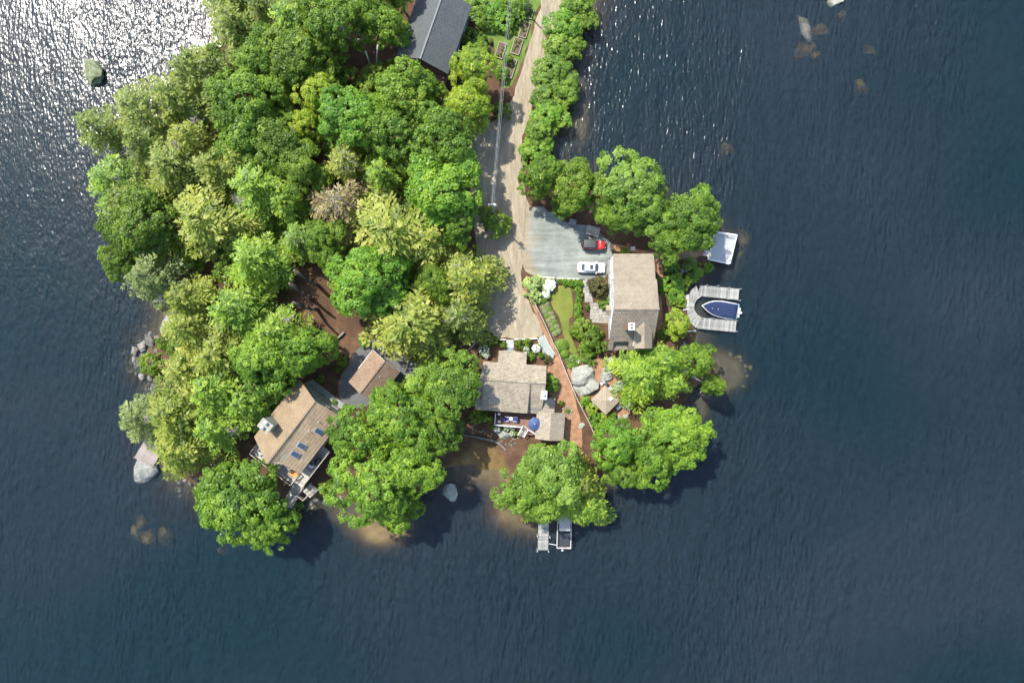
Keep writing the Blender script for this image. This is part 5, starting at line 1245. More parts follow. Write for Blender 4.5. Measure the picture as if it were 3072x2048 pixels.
# stone kerbs
def kerb(name, pts, w, h, label, mat):
    mb = MB()
    root = thing(name, label, 'kerb', pts[0])
    for i in range(len(pts) - 1):
        n = max(1, int((pts[i + 1] - pts[i]).length / 1.3))
        for k in range(n):
            a = pts[i].lerp(pts[i + 1], k / n + 0.01); b = pts[i].lerp(pts[i + 1], (k + 1) / n - 0.01)
            m_ = MB(); m_.bar(a + Vector((0, 0, h / 2)), b + Vector((0, 0, h / 2)), w * rnd.uniform(.9, 1.1), h + 0.2); m_.build('kerb_stone', mat, root, world=True)
pale = plain('pale_stone', (0.40, 0.38, 0.33), 0.85)
kerb('stone_kerb', [P(1622, 832), P(1664, 834)], 0.28, 0.35, 'left length of pale granite kerb along the gravel parking', pale)
kerb('stone_kerb', [P(1670, 835), P(1738, 838)], 0.28, 0.35, 'right length of pale granite kerb along the gravel parking', pale)
kerb('stone_kerb', [Q6(470, 219), Q6(550, 224)], 0.25, 0.4, 'short stone kerb at the drive end left of the steps', pale)
kerb('stone_kerb', [Q6(625, 222), Q6(860, 212)], 0.25, 0.4, 'stone kerb at the drive end right of the steps', pale)
kerb('stone_kerb', [Q6(110, 1152, 0.55), Q6(240, 1172, 0.55), Q6(330, 1192, 0.55), Q6(430, 1215, 0.55), Q6(490, 1245, 0.55), Q6(550, 1305, 0.55)], 0.3, 0.3, 'curved stone edging along the top of the sandy cove', plain('grey_edging', (0.13, 0.12, 0.105), 0.9))
sheet('beach', [Q6(*q, 0.5) for q in [(60, 1155), (240, 1175), (430, 1218), (545, 1300), (530, 1420), (450, 1500), (300, 1480), (100, 1500), (0, 1450)]], 0.02, M['beach'], 'damp sand of the little cove below the cottage') if False else None
# gravel ramps beside the cottage
sheet('gravel_ramp', [Q6(*q) for q in [(858, 212), (915, 175), (960, 260), (1028, 370), (1000, 418), (955, 372), (890, 300)]], G + 0.04, M['gravel'], 'short grey gravel ramp beside the cottage flower bed', 0.06, 1)
sheet('gravel_pad', [Q6(*q) for q in [(210, 215), (270, 165), (350, 140), (330, 200), (290, 260), (215, 265)]], G + 0.04, M['asphalt'], 'small grey pad beside the drive left of the cottage', 0.06, 1)
kerb('timber_edge', [Q6(856, 214), Q6(900, 320), Q6(945, 400)], 0.14, 0.2, 'pale timber edge on the left of the gravel ramp', M['white_rail'])
kerb('timber_edge', [Q6(918, 176), Q6(965, 265), Q6(1028, 372)], 0.14, 0.2, 'pale timber edge on the right of the gravel ramp', M['white_rail'])
# front steps and fan of pavers
fs = thing('front_steps', 'grey stone steps from the drive down to the cottage porch', 'steps', Q6(588, 260))
for k in range(5):
    MB().box(Q6(588, 236 + 15 * k, G + 0.32 - 0.06 * k), (1.25 + 0.03 * k, 0.34, 0.16)).build('step', plain('step_stone', (0.34, 0.35, 0.34), 0.9) if k == 0 else bpy.data.materials['step_stone'], fs, world=True)
pf = thing('paver_fan', 'fan of grey pavers at the foot of the cottage steps', 'paving', Q6(580, 325))
for row in range(4):
    n = 4 + row
    for k in range(n):
        w = (70 + row * 20) / n
        c = Q6(578 - (70 + row * 20) / 2 + w * (k + 0.5), 312 + 10 * row, G + 0.03)
        place(unit_box(M['stone_paver']), 'paver', pf, tuple(inP(pf, c)), (0, 0, rnd.uniform(-.05, .05)), (w / 3.267 / 17.07 * 0.93, 0.17, 0.08), M['gravel'])
ss = thing('side_steps', 'rough timber steps at the left of the gravel pad', 'steps', Q6(220, 290))
for k in range(4):
    MB().box(Q6(240 - 14 * k, 262 + 16 * k, G + 0.25 - 0.06 * k), (1.0, 0.25, 0.14), 0.7).build('step', M['grey_wood'], ss, world=True)
# stone path and patio of the white house
def paving(name, label, polys, cell, base):
    root = thing(name, label, 'paving', base)
    for (x0, y0, x1, y1) in polys:
        y = y0
        while y < y1 - 4:
            h = min(cell * rnd.uniform(0.7, 1.1), y1 - y); x = x0
            while x < x1 - 4:
                w = min(cell * rnd.uniform(0.7, 1.5), x1 - x)
                c = inP(root, Q5(x + w / 2, y + h / 2, G + 0.04))
                place(unit_box(M['stone_paver']), 'paving_stone', root, (c.x, c.y, c.z + rnd.uniform(-.008, .008)), (0, 0, rnd.uniform(-.02, .02)), (w / 2.8 / 17.3 * 0.94, h / 2.8 / 17.3 * 0.94, 0.08))
                x += w
            y += h
paving('stone_path', 'pale stone path from the gravel down to the patio', [(556, 672, 612, 780), (570, 780, 640, 860)], 28, Q5(590, 760))
paving('stone_patio', 'pale flagstone patio at the door of the white house', [(614, 860, 690, 1000), (690, 915, 768, 1032), (630, 1000, 690, 1030)], 32, Q5(690, 950))
# rail fence
fpts = [Q5(150, 868), Q5(190, 945), Q5(250, 1070), Q6(1015, 270), Q6(1060, 350), Q6(1105, 470), Q6(1160, 605), Q6(1235, 785), Q6(1305, 925), Q6(1365, 1040), Q6(1415, 1158)]
fe = thing('rail_fence', 'long low fence of whitish rails beside the mulch path', 'fence', fpts[0])
for i in range(len(fpts) - 1):
    a, b = fpts[i], fpts[i + 1]; up = Vector((0, 0, 1))
    d_ = (b - a).normalized()
    MB().tube(a - d_ * 0.1 + up * 0.82, b - d_ * 0.22 + up * 0.86, 0.055, 0.05, 8).build('rail', M['white_rail'], fe, world=True)
    MB().tube(a + up * 0.40, b - d_ * 0.05 + up * 0.42, 0.055, 0.05, 8).build('rail', M['white_rail'], fe, world=True)
for p in fpts:
    MB().tube(p - Vector((0, 0, 0.3)), p + Vector((0, 0, 0.98)), 0.085, 0.08, 8).build('post', M['grey_wood'], fe, world=True)

# ------------------------------------------------------------------ raised beds
M['bed_frame'] = plain('bed_frame', (0.30, 0.25, 0.20), 0.9)
BN = ['topmost raised bed', 'long raised bed second from the top', 'raised bed in the middle with sparse seedlings', 'raised bed left of the power lines', 'lowest raised bed beside the lime tree']
for k, (x, y, w, l) in enumerate([(1368, 122, 1.1, 1.5), (1325, 255, 1.25, 2.7), (1262, 395, 1.45, 2.7), (1125, 430, 1.3, 2.6), (1210, 580, 1.3, 3.2)]):
    c = Q3(x, y)
    rb = thing('raised_bed', BN[k] + ' of weathered boards by the road', 'garden bed', c, math.radians(-17))
    for s in (-1, 1):
        MB().box((s * w / 2, 0, 0.15), (0.08, l, 0.36)).build('side_board', M['bed_frame'], rb)
        MB().box((0, s * (l / 2 + 0.042), 0.15), (w + 0.08, 0.08, 0.36)).build('end_board', M['bed_frame'], rb)
    MB().box((0, 0, 0.12), (w - 0.09, l - 0.005, 0.24)).build('soil', M['soil'], rb)
    for q in range(9):
        place(SHR[q % 3], 'seedling', rb, (rnd.uniform(-.36, .36) * w, rnd.uniform(-.42, .42) * l, 0.22), (0, 0, rnd.uniform(0, 6)), (rnd.uniform(.1, .24),) * 2 + (rnd.uniform(.15, .3),), M['leaf_pale'])

# ------------------------------------------------------------------ utility poles and lines
def pole(name, label, base, h, arms=True, mat=None):
    root = thing(name, label, 'pole', base)
    MB().tube((0, 0, -0.5), (0, 0, h), 0.17, 0.11, 10).build('shaft', mat or M['deadwood'], root)
    if arms:
        MB().box((0, 0, h - 0.5), (1.3, 0.10, 0.12)).build('crossarm', M['deadwood'], root)
        for x in (-0.55, 0, 0.55):
            MB().lathe((x, 0, h - 0.43), [(0.06, 0), (0.09, 0.06), (0.05, 0.12), (0.08, 0.18), (0.02, 0.24)], 8).build('insulator', M['white_paint'], root)
        MB().lathe((0.35, 0.12, h - 2.0), [(0.02, -0.05), (0.24, 0), (0.24, 0.8), (0.2, 0.86), (0.05, 0.9)], 12).build('transformer', M['grey_metal'], root)
    return root
PH = 11.0
pt = P(1477, 612, G + PH)
pole('utility_pole', 'grey utility pole with transformer standing in the dark bush by the drive', (pt.x, pt.y, G), PH)
pt2 = P(1533, -40, G + PH + 1); far = pt + (pt2 - pt) * 1.35
pole('utility_pole', 'far utility pole carrying the power lines up the causeway', (far.x, far.y, G), PH + 1)
lp = Q3(1372, 165)
def sag(mb, a, b, s, r, n=14):
    pts = [a.lerp(b, i / n) - Vector((0, 0, s * 4 * (i / n) * (1 - i / n))) for i in range(n + 1)]
    mb.path(pts, [r] * (n + 1), 5)
for dx, s, lb in [(-0.3, 0.7, 'left'), (-0.05, 0.9, 'middle'), (0.3, 0.6, 'right')]:
    mb = MB(); sag(mb, pt + Vector((dx * 0.6, 0, -0.2)), far + Vector((dx, 0, 0.0)), s, 0.013 if lb != 'middle' else 0.02)
    tag(mb.build('power_line', M['wire'], None, loc=pt), lb + ' of the three power lines running up to the top edge', 'wire')
mb = MB(); sag(mb, pt + Vector((0.1, 0, -1.2)), P(1560, 880, G + 4), 0.6, 0.022)
tag(mb.build('service_wire', M['dark_metal'], None, loc=pt), 'thin dark service wire hanging from the utility pole over the drive', 'wire')
sp_ = pole('street_light_pole', 'slim pole with short arm casting a shadow on the dirt road', (lp.x - 0.4, lp.y + 1.0, G), 5.0, False)
MB().bar((0, 0, 4.6), (0.9, 0.2, 4.8), 0.08, 0.08).build('arm', M['deadwood'], sp_); MB().box((0.95, 0.22, 4.78), (0.5, 0.22, 0.14), 0.2).build('lamp_head', M['grey_metal'], sp_)

# ------------------------------------------------------------------ vehicles
def ring(x, w, z0, z1, r=0.25, n=4):
    """rounded cross section across y at station x"""
    pts = []
    for (sy, sz, a0) in ((1, 1, 0), (-1, 1, 90), (-1, -1, 180), (1, -1, 270)):
        rr = min(r, w * 0.9, (z1 - z0) * 0.45)
        cy = sy * (w - rr); cz = (z1 - rr) if sz > 0 else (z0 + rr)
        for k in range(n + 1):
            t = math.radians(a0 + 90 * k / n)
            pts.append(Vector((x, cy + rr * math.cos(t), cz + rr * math.sin(t))))
    return pts
def wheel(parent, x, y, r, w):
    t = MB(); q = []
    for rr, yy in ((r * 0.62, -w / 2), (r * 0.95, -w / 2), (r, -w / 4), (r, w / 4), (r * 0.95, w / 2), (r * 0.62, w / 2)):
        q.append([Vector((x + rr * math.cos(a * math.pi / 9), y + yy, r + rr * math.sin(a * math.pi / 9))) for a in range(18)])
    t.loft(q); wo = t.build('wheel', M['rubber'], parent, True)
    MB().tube((x, y - w * 0.42, r), (x, y + w * 0.42, r), r * 0.6, None, 14).build('rim', M['grey_metal'], wo)
def sedan(name, label, p, rz, paint, z=G + 0.04):
    car = thing(name, label, 'car', (p.x, p.y, z), rz)
    st = [(-2.42, .60, .55, .78), (-2.36, .78, .40, .92), (-2.1, .88, .30, 1.02), (-1.5, .92, .25, 1.04), (-.5, .93, .22, 1.0), (.6, .93, .22, 1.0), (1.2, .92, .24, .98), (1.8, .90, .28, .90), (2.2, .82, .34, .80), (2.38, .66, .42, .72), (2.43, .5, .5, .66)]
    MB().loft([ring(x, w, a, b, .22) for x, w, a, b in st]).build('body', paint, car, True)
    cab = [(-1.72, .62, .98, 1.04), (-1.15, .66, .98, 1.36), (-.6, .66, .98, 1.45), (.1, .66, .98, 1.46), (.55, .64, .98, 1.38), (1.25, .66, .95, 1.02)]
    MB().loft([ring(x, w + (.06 if i in (0, 5) else 0), a, b, .16) for i, (x, w, a, b) in enumerate(cab)]).build('cabin', paint, car, True)
    def pane(nm, pts): MB().extr(pts, (0, 0, 0.012)).build(nm, M['glass'], car)
    pane('windshield', [(.60, .56, 1.385), (.60, -.56, 1.385), (1.16, -.64, 1.085), (1.24, 0, 1.04), (1.16, .64, 1.085)])
    pane('rear_window', [(-1.16, .54, 1.372), (-1.16, -.54, 1.372), (-1.66, -.58, 1.09), (-1.70, 0, 1.075), (-1.66, .58, 1.09)])
    pane('sunroof', [(-.28, .40, 1.465), (-.28, -.40, 1.465), (.28, -.40, 1.452), (.28, .40, 1.452)])
    for s in (-1, 1):
        MB().extr([(-1.2, .668 * s, 1.06), (.95, .70 * s, 1.04), (.45, .655 * s, 1.36), (-.9, .655 * s, 1.37)], (0, 0.03 * s, 0)).build('side_window', M['glass'], car)
        MB().box((.85, .98 * s, 1.02), (.16, .22, .13)).build('mirror', paint, car)
        MB().box((2.22, .62 * s, .70), (.26, .34, .12), -.35 * s).build('headlight', plain('lamp_clear', (0.6, 0.62, 0.64), 0.15) if 'lamp_clear' not in bpy.data.materials else bpy.data.materials['lamp_clear'], car)
        MB().box((-2.36, .58 * s, .84), (.12, .36, .14)).build('tail_light', plain('lamp_red', (0.4, 0.02, 0.02), 0.2) if 'lamp_red' not in bpy.data.materials else bpy.data.materials['lamp_red'], car)
        for x in (-1.42, 1.42): wheel(car, x, .80 * s, .33, .23)
    return car
white_car = plain('white_car_paint', (0.62, 0.62, 0.62), 0.25, coat=0.6, var=0.02)
silver = plain('silver_car_paint', (0.42, 0.44, 0.46), 0.3, metal=0.5, coat=0.5, var=0.03)
sedan('white_sedan', 'white sedan with dark sunroof parked beside the white house', Q5(627, 566, G + 1), math.radians(-1.5), white_car)
pcar = P(1335, 812, G + 1)
sedan('silver_car', 'silver car mostly hidden under the hemlock beside the dirt drive', pcar, math.radians(62), silver)
# red off-roader
jp = Q5(648, 375, G + 1)
je = thing('red_off_roader', 'red off-roader with black hard top and rear spare wheel on the gravel', 'car', (jp.x, jp.y, G + 0.04), math.radians(-3))
red = plain('red_car_paint', (0.50, 0.014, 0.016), 0.3, coat=0.6, var=0.04)
MB().loft([ring(x, w, a, b, .1) for x, w, a, b in [(-1.82, .72, .55, 1.0), (-1.78, .78, .48, 1.05), (.45, .78, .45, 1.08), (.6, .76, .45, 1.1), (1.85, .62, .5, 1.06), (1.93, .58, .55, 1.0)]]).build('body', red, je, True)
MB().loft([ring(x, w, a, b, .06) for x, w, a, b in [(.72, .66, 1.05, 1.115), (1.3, .60, 1.05, 1.13), (1.84, .54, 1.02, 1.085)]]).build('hood', red, je, True)
hardtop = plain('black_hard_top', (0.030, 0.034, 0.037), 0.55)
MB().loft([ring(x, w, a, b, .1) for x, w, a, b in [(-1.82, .66, 1.06, 1.72), (-1.7, .68, 1.06, 1.80), (.2, .68, 1.06, 1.82), (.34, .66, 1.5, 1.78)]]).build('hard_top', hardtop, je, True)
for y in (-.44, -.22, 0, .22, .44):
    MB().box((-.78, y, 1.815), (1.75, .10, .03)).build('roof_rib', hardtop, je)
MB().extr([(.36, .6, 1.74), (.36, -.6, 1.74), (.74, -.66, 1.12), (.74, .66, 1.12)], (.02, 0, .012)).build('windshield', M['glass'], je)
for s in (-1, 1):
    MB().extr([(-.35, .69 * s, 1.12), (.5, .69 * s, 1.12), (.28, .67 * s, 1.68), (-.35, .67 * s, 1.68)], (0, .012 * s, 0)).build('side_window', M['glass'], je)
    MB().extr([(-1.65, .69 * s, 1.12), (-.5, .69 * s, 1.12), (-.5, .67 * s, 1.68), (-1.6, .67 * s, 1.68)], (0, .012 * s, 0)).build('side_window', M['glass'], je)
    MB().box((.58, .93 * s, 1.18), (.14, .24, .18)).build('mirror', M['dark_metal'], je)
    for x in (-1.15, 1.28):
        wheel(je, x, .78 * s, .40, .27)
        MB().loft([ring(x + dx, .14, .78, .88 if abs(dx) < .4 else .82, .04) for dx in (-.56, -.35, 0, .35, .56)]).build('fender', M['dark_metal'], je, True).location = (0, .80 * s, 0)
    MB().lathe((1.93, .42 * s, .86), [(.11, -.02), (.11, .02)], 12).build('headlight', bpy.data.materials['lamp_clear'], je)
MB().box((2.06, 0, .58), (.16, 1.5, .2)).build('front_bumper', M['dark_metal'], je); MB().box((-1.92, 0, .55), (.14, 1.5, .2)).build('rear_bumper', M['dark_metal'], je)
sw_ = MB(); q = []
for rr, xx in ((.24, -.12), (.38, -.12), (.40, 0), (.38, .12), (.24, .12)):
    q.append([Vector((-2.05 + xx, rr * math.cos(a * math.pi / 9), 1.05 + rr * math.sin(a * math.pi / 9))) for a in range(18)])
sw_.loft(q); sw_.build('spare_wheel', M['rubber'], je, True)
# utility trailer
tp = Q5(640, 262, G + 0.6)
tr = thing('utility_trailer', 'small open utility trailer parked above the red car', 'trailer', (tp.x, tp.y, G + 0.04), math.radians(-16))
boards(tr, (-1.05, -.7, .55), (0, 1, 0), (1, 0, 0), 1.4, 2.1, .2, M['grey_wood'])
for s in (-1, 1):
    MB().bar((-1.05, .73 * s, .92), (1.05, .73 * s, .92), .06, .06).build('side_rail', M['white_rail'], tr)
    MB().box((1.08 * s, 0, .92), (.06, 1.5, .06)).build('end_rail', M['white_rail'], tr)
    for x in (-1.05, 0, 1.05): MB().box((x, .73 * s, .72), (.05, .05, .4)).build('stake', M['white_rail'], tr)
    wheel(tr, 0, .86 * s, .28, .18)
MB().bar((1.05, .5, .5), (2.1, 0, .45), .07, .07).bar((1.05, -.5, .5), (2.1, 0, .45), .07, .07).build('drawbar', M['dark_metal'], tr)
# storage bin
sb = Q4(995, 838, G + 0.6)
sbn = thing('storage_bin', 'dark grey lidded storage bin at the gravel edge under the trees', 'bin', (sb.x, sb.y, G), math.radians(-14))
MB().box((0, 0, .42), (1.15, .85, .84)).build('box', plain('bin_grey', (0.10, 0.10, 0.105), 0.6), sbn); MB().extr([(-.62, -.48, .84), (.62, -.48, .84), (.62, .48, .98), (-.62, .48, .98)], (0, 0, .06)).build('lid', plain('bin_lid', (0.15, 0.15, 0.155), 0.6), sbn)

# ------------------------------------------------------------------ docks and boats
ud = thing('curved_dock', 'pale plank dock curving round the navy covered boat', 'dock', Q5(1480, 890, 0))
DZ = 0.55
def arm(a, b, c):   # a, b outer edge ends, c inner end next to a
    A, B, Cc = [inP(ud, Q5(*q, DZ)) for q in (a, b, c)]
    boards(ud, A, B - A, Cc - A, (B - A).length, (Cc - A).length, 0.32, M['dock_wood'], gap=0.025)
arm((1535, 712), (1870, 746), (1526, 806))
arm((1515, 1080), (1838, 1110), (1524, 984))
cc = inP(ud, Q5(1580, 897, DZ)); k_ = (CAM_H - DZ) / FOC / 2.8
NB = 30
for i in range(NB):
    t = math.radians(112 + (248 - 112) * (i + .5) / NB)
    dv = Vector((math.cos(t), math.sin(t), 0)); r0 = 88 * k_
    # outer edge follows a slightly flattened curve
    r1 = (150 + 48 * abs(math.sin(t)) ** 2) * k_
    c = cc + dv * (r0 + r1) / 2
    wv = (math.radians(136) / NB) * (r0 + r1) / 2
    pl = MB(); n_ = Vector((-dv.y, dv.x, 0)); w0 = math.radians(136) / NB * r0 / 2 * 0.95; w1 = math.radians(136) / NB * r1 / 2 * 0.97
    p = cc + dv * r0; q = cc + dv * r1
    pl.prism([(p + n_ * w0)[:2], (p - n_ * w0)[:2], (q - n_ * w1)[:2], (q + n_ * w1)[:2]], DZ - .025, DZ + .025); pl.build('plank', M['dock_wood'], ud)
for x, y in [(1585, 715), (1680, 722), (1770, 738), (1865, 750), (1862, 846), (1765, 834), (1665, 820), (1545, 990), (1640, 992), (1740, 1000), (1836, 1016), (1834, 1104), (1690, 1094), (1560, 1080)]:
    p = inP(ud, Q5(x, y, 0)); MB().tube(p - Vector((0, 0, 1.6)), p + Vector((0, 0, 1.25)), .07, .07, 8).build('post', M['grey_wood'], ud)
ld = Q5(1425, 800, DZ)
sb1 = thing('dock_landing', 'grey timber landing joining the bank to the curved dock', 'dock', Q5(1440, 900, 0))
la, lb_, lc_ = [inP(sb1, Q5(*q, DZ + .06)) for q in ((1395, 800), (1448, 790), (1398, 930))]
boards(sb1, la, lc_ - la, lb_ - la, (lc_ - la).length, 1.1, .25, M['grey_wood'])
def boat_hull(parent, Lh, W, paint, name='hull', z0=-.25, z1=.75):
    rings = []
    for t in (0, .12, .3, .5, .68, .82, .92, .98, 1.0):
        w = W * (1 - max(0, (t - .40) / .60) ** 2.5) * (0.94 + 0.06 * min(1, t * 6)); w = max(w, .03)
        sheer = z1 + .28 * t * t
        x = Lh * (t - .5); n = 6; ringp = []
        for k in range(n + 1):
            a = math.pi * k / n
            ringp.append(Vector((x - .25 * t * t * (1 if 0 < k < n else 0) * math.sin(a), -w * math.cos(a) * (1 if k in (0, n) else .93), sheer if k in (0, n) else (sheer - (sheer - z0) * math.sin(a) ** .8))))
        rings.append(ringp)
    mb = MB(); mb.loft(rings); return mb.build(name, paint, parent, True)
bp = Q5(1702, 915, .5)
mbt = thing('motorboat', 'white motorboat under a navy cover moored inside the curved dock', 'boat', (bp.x, bp.y, 0), math.radians(180 - 10.5))
gel = plain('white_gelcoat', (0.60, 0.60, 0.60), 0.25, var=0.02)
boat_hull(mbt, 6.5, 1.48, gel)
cov = []
for t in (0.03, .12, .3, .5, .68, .82, .92, .97):
    w = 1.48 * (1 - max(0, (t - .40) / .60) ** 2.5) - .15; w = max(w, .06); x = 6.5 * (t - .5); sh = .78 + .28 * t * t
    hump = .28 * math.exp(-((t - .27) / .07) ** 2) + .10
    cov.append([Vector((x, w * math.cos(a), sh + hump * max(0, math.sin(a)) ** .6)) for a in [math.pi * k / 8 for k in range(9)]] + [Vector((x, 0, sh - .15))])
MB().loft(cov).build('cover', M['navy'], mbt, True)
MB().box((-3.35, 0, .42), (.62, 1.7, .16)).build('swim_platform', gel, mbt)
MB().loft([[Vector((-3.6 + dx, y * s_, .5 + zz)) for y, zz in ((-.28, 0), (.28, 0), (.24, .4), (-.24, .4))] for dx, s_ in ((-.32, .7), (0, 1), (.3, .8))]).build('outboard', gel, mbt, True)
for t in (.55, .72):
    MB().lathe((6.3 * (t - .5), .15, .98 + .2 * t), [(.07, 0), (.06, .05), (.01, .07)], 8).build('cover_vent', M['white_paint'], mbt)
# railed swim platform
pd = thing('railed_platform', 'white railed platform standing in the water below the green tree', 'dock', Q5(1730, 400, 0))
PZ = 1.5
pq = [inP(pd, Q5(x, y, PZ)) for x, y in ((1665, 268), (1848, 297), (1790, 535), (1610, 498))]
uu = pq[1] - pq[0]; vv = pq[3] - pq[0]
boards(pd, pq[0] + Vector((0, 0, 0)), uu, vv, uu.length, vv.length, .42, M['pale_deck'] if 'pale_deck' in M else surf('pale_deck', [(.3, (.26, .275, .275)), (.7, (.34, .355, .355))], 1.0, .75, .1, .01, obj_random=.25), gap=.008)
for i in range(4):
    MB().bar(pq[i] + Vector((0, 0, -.02)), pq[(i + 1) % 4] + Vector((0, 0, -.02)), .22, .16).build('edge_beam', M['white_paint'], pd)
ins = lambda a, b, k: a + (b - a) * k
railing(pd, [ins(pq[0], pq[1], .12) - (vv * -.05), pq[1] - uu * .06 + vv * .05, pq[2] - uu * .06 - vv * .12], M['white_paint'], 1.0, bal=False)
railing(pd, [pq[0] + uu * .06 , pq[1] - uu * .02 , pq[2] - uu * .02], M['white_paint'], .5, bal=False)
for q in pq:
    MB().tube(Vector((q.x, q.y, -1.5)), Vector((q.x, q.y, PZ - .1)), .1, .1, 8).build('pile', M['grey_wood'], pd)
gw = thing('gangway', 'short plank gangway from the mulch walk to the railed platform', 'gangway', Q5(1600, 440, G))
g0, g1, g2 = [inP(gw, Q5(*q, G + .08)) for q in ((1572, 412), (1640, 425), (1564, 468))]
boards(gw, g0, g1 - g0, g2 - g0, (g1 - g0).length, (g2 - g0).length, .25, M['grey_wood'])
# small dock and pontoon boat below
sd = thing('small_dock', 'narrow weathered plank dock reaching out from under the hemlock', 'dock', QS(915, 860, 0))
s0, s1, s2 = [inP(sd, QS(*q, .5)) for q in ((868, 640), (858, 978), (972, 640))]
boards(sd, s0, s1 - s0, s2 - s0, (s1 - s0).length, (s2 - s0).length, .28, M['dock_wood'], gap=.03)
for x, y in [(855, 835), (978, 845), (855, 980), (965, 982)]:
    p = inP(sd, QS(x, y, .5)); MB().tube(p - Vector((0, 0, 1.8)), p + Vector((0, 0, .8)), .09, .09, 8).build('post', M['white_rail'], sd)
pb_ = QS(1117, 790, .7)
po = thing('pontoon_boat', 'pontoon boat with dark deck and white rails half under the hemlock', 'boat', (pb_.x, pb_.y, 0), math.radians(-91.5))
for s in (-1, 1):
    MB().path([(-3.0, .85 * s, .1), (2.4, .85 * s, .1), (3.0, .85 * s, .3)], [.32, .32, .06], 12).build('pontoon', M['grey_metal'], po, True)
MB().box((0, 0, .5), (5.8, 2.5, .1)).build('deck', plain('dark_carpet', (0.02, 0.028, 0.035), 0.9), po)
railing(po, [(2.85, -1.2, .55), (2.85, 1.2, .55), (-2.85, 1.2, .55), (-2.85, -1.2, .55), (2.85, -1.2, .55)], M['white_rail'], .75, bal=False)
MB().box((-1.6, 0, 2.1), (2.4, 1.9, .06)).build('canopy', plain('canopy_grey', (0.30, 0.29, 0.28), 0.8), po)
for x in (-2.6, -.6):
    for s in (-1, 1): MB().tube((x, .9 * s, .55), (x, .9 * s, 2.08), .03, .03, 6).build('canopy_pole', M['grey_metal'], po)
for s in (-1, 1):
    MB().box((-2.0, .85 * s, .80), (1.3, .5, .5)).build('seat', M['white_rail'], po)
bm_ = thing('mooring_boom', 'white floating boom with buoy between small dock and pontoon boat', 'boom', QS(1080, 940, 0))
mb = MB(); sag(mb, QS(970, 915, .5), QS(1190, 962, .5), .15, .06, 8); mb.build('pole', M['white_paint'], bm_, world=True)
MB().lathe(inP(bm_, QS(1102, 975, .1)), [(.02, -.2), (.2, -.05), (.24, .15), (.12, .4), (.03, .45)], 12).build('buoy', M['white_paint'], bm_, True)
# plank landing on the lower left shore
pl_ = thing('plank_landing', 'reddish weathered plank landing against the large pale boulder', 'dock', P(445, 1335, 0))
l0, l1, l2 = [inP(pl_, P(*q, .7)) for q in ((438, 1312), (402, 1372), (492, 1345))]
boards(pl_, l0, l1 - l0, l2 - l0, (l1 - l0).length, (l2 - l0).length, .5, M['red_wood'])
for q in (l0, l1, l0 + (l2 - l0), l1 + (l2 - l0)):
    MB().tube(Vector((q.x, q.y, -1)), Vector((q.x, q.y, .66)), .1, .1, 8).build('post', M['grey_wood'], pl_)
# dock at the upper left shore
nd = thing('shore_dock', 'white edged dock under the trees at the glittering upper left shore', 'dock', P(628, 175, 0))
n0, n1, n2 = [inP(nd, P(*q, .6)) for q in ((606, 140), (646, 152), (598, 180))]
boards(nd, n0, n1 - n0, n2 - n0, (n1 - n0).length, (n2 - n0).length, .3, M['dock_wood'])
for a, b in (((606, 140), (598, 180)), ((606, 157), (642, 170)), ((600, 178), (640, 190))):
    MB().bar(inP(nd, P(*a, .68)), inP(nd, P(*b, .68)), .12, .08).build('edge_beam', M['white_paint'], nd)
def kayak(label, p, rz, col):
    k = thing('kayak', label, 'kayak', (p.x, p.y, max(.1, p.z)), rz)
    rings = [[Vector((x, w * math.cos(a), .16 + .16 * math.sin(a))) for a in [2 * math.pi * i / 10 for i in range(10)]] for x, w in ((-1.6, .03), (-1.2, .2), (-.5, .33), (.3, .34), (1.1, .22), (1.6, .03))]
    MB().loft(rings).build('hull', plain('kayak_%s' % label[:4], col, .35), k, True)
    MB().lathe((-.1, 0, .29), [(.22, 0), (.24, .04), (.2, .05)], 12).build('cockpit', M['dark_metal'], k, True)
kayak('blue kayak lying by the upper left shore dock', P(680, 208, .8), .6, (.03, .2, .55))
kayak('orange kayak lying by the upper left shore dock', P(682, 226, .8), -.5, (.75, .25, .03))
kayak('red canoe lying under the birches left of the dark roofed house', P(1064, 243, G + .2), -.35, (.55, .06, .03))
cb = P(1145, 250, G + .3); cbx = thing('cooler', 'small pale blue cooler on the ground below the birches', 'cooler', (cb.x, cb.y, G))
MB().box((0, 0, .2), (.62, .42, .4)).build('body', plain('cooler_blue', (.30, .55, .68), .5), cbx); MB().box((0, 0, .43), (.66, .46, .07)).build('lid', M['white_paint'], cbx)

# ------------------------------------------------------------------ deck furniture
def lounge(label, p, rz, cushion, z):
    c = thing('deck_chair', label, 'chair', (p.x, p.y, z), rz)
    for s in (-1, 1):
        MB().box((0, .38 * s, .35), (.78, .07, .7)).build('arm_frame', M['white_paint'], c)
    MB().box((.05, 0, .36), (.66, .66, .14)).build('seat', cushion, c); MB().box((-.36, 0, .66), (.14, .66, .6), 0, -.25).build('backrest', cushion, c)
blue_c = plain('blue_cushion', (.012, .022, .14), .8)
zd = G + DK + .03
lounge('blue cushioned white chair on the cottage deck, left of the round table', Q6(558, 998, zd), 0, blue_c, zd)
lounge('blue cushioned white chair on the cottage deck, right of the round table', Q6(636, 1000, zd), math.pi - .1, blue_c, zd)
def round_table(label, p, z, r, mat):
    t = thing('round_table', label, 'table', (p.x, p.y, z))
    MB().lathe((0, 0, .66), [(.02, 0), (r, 0), (r, .04), (.02, .045)], 20).build('table_top', mat, t); MB().tube((0, 0, 0), (0, 0, .66), .05, .05, 8).build('pedestal', M['grey_metal'], t); MB().lathe((0, 0, 0), [(.22, 0), (.22, .03), (.04, .05)], 12).build('base', M['grey_metal'], t)
round_table('small round glass table between the blue chairs', Q6(597, 998, zd + .7), zd, .34, plain('table_glass', (.48, .55, .53), .2))
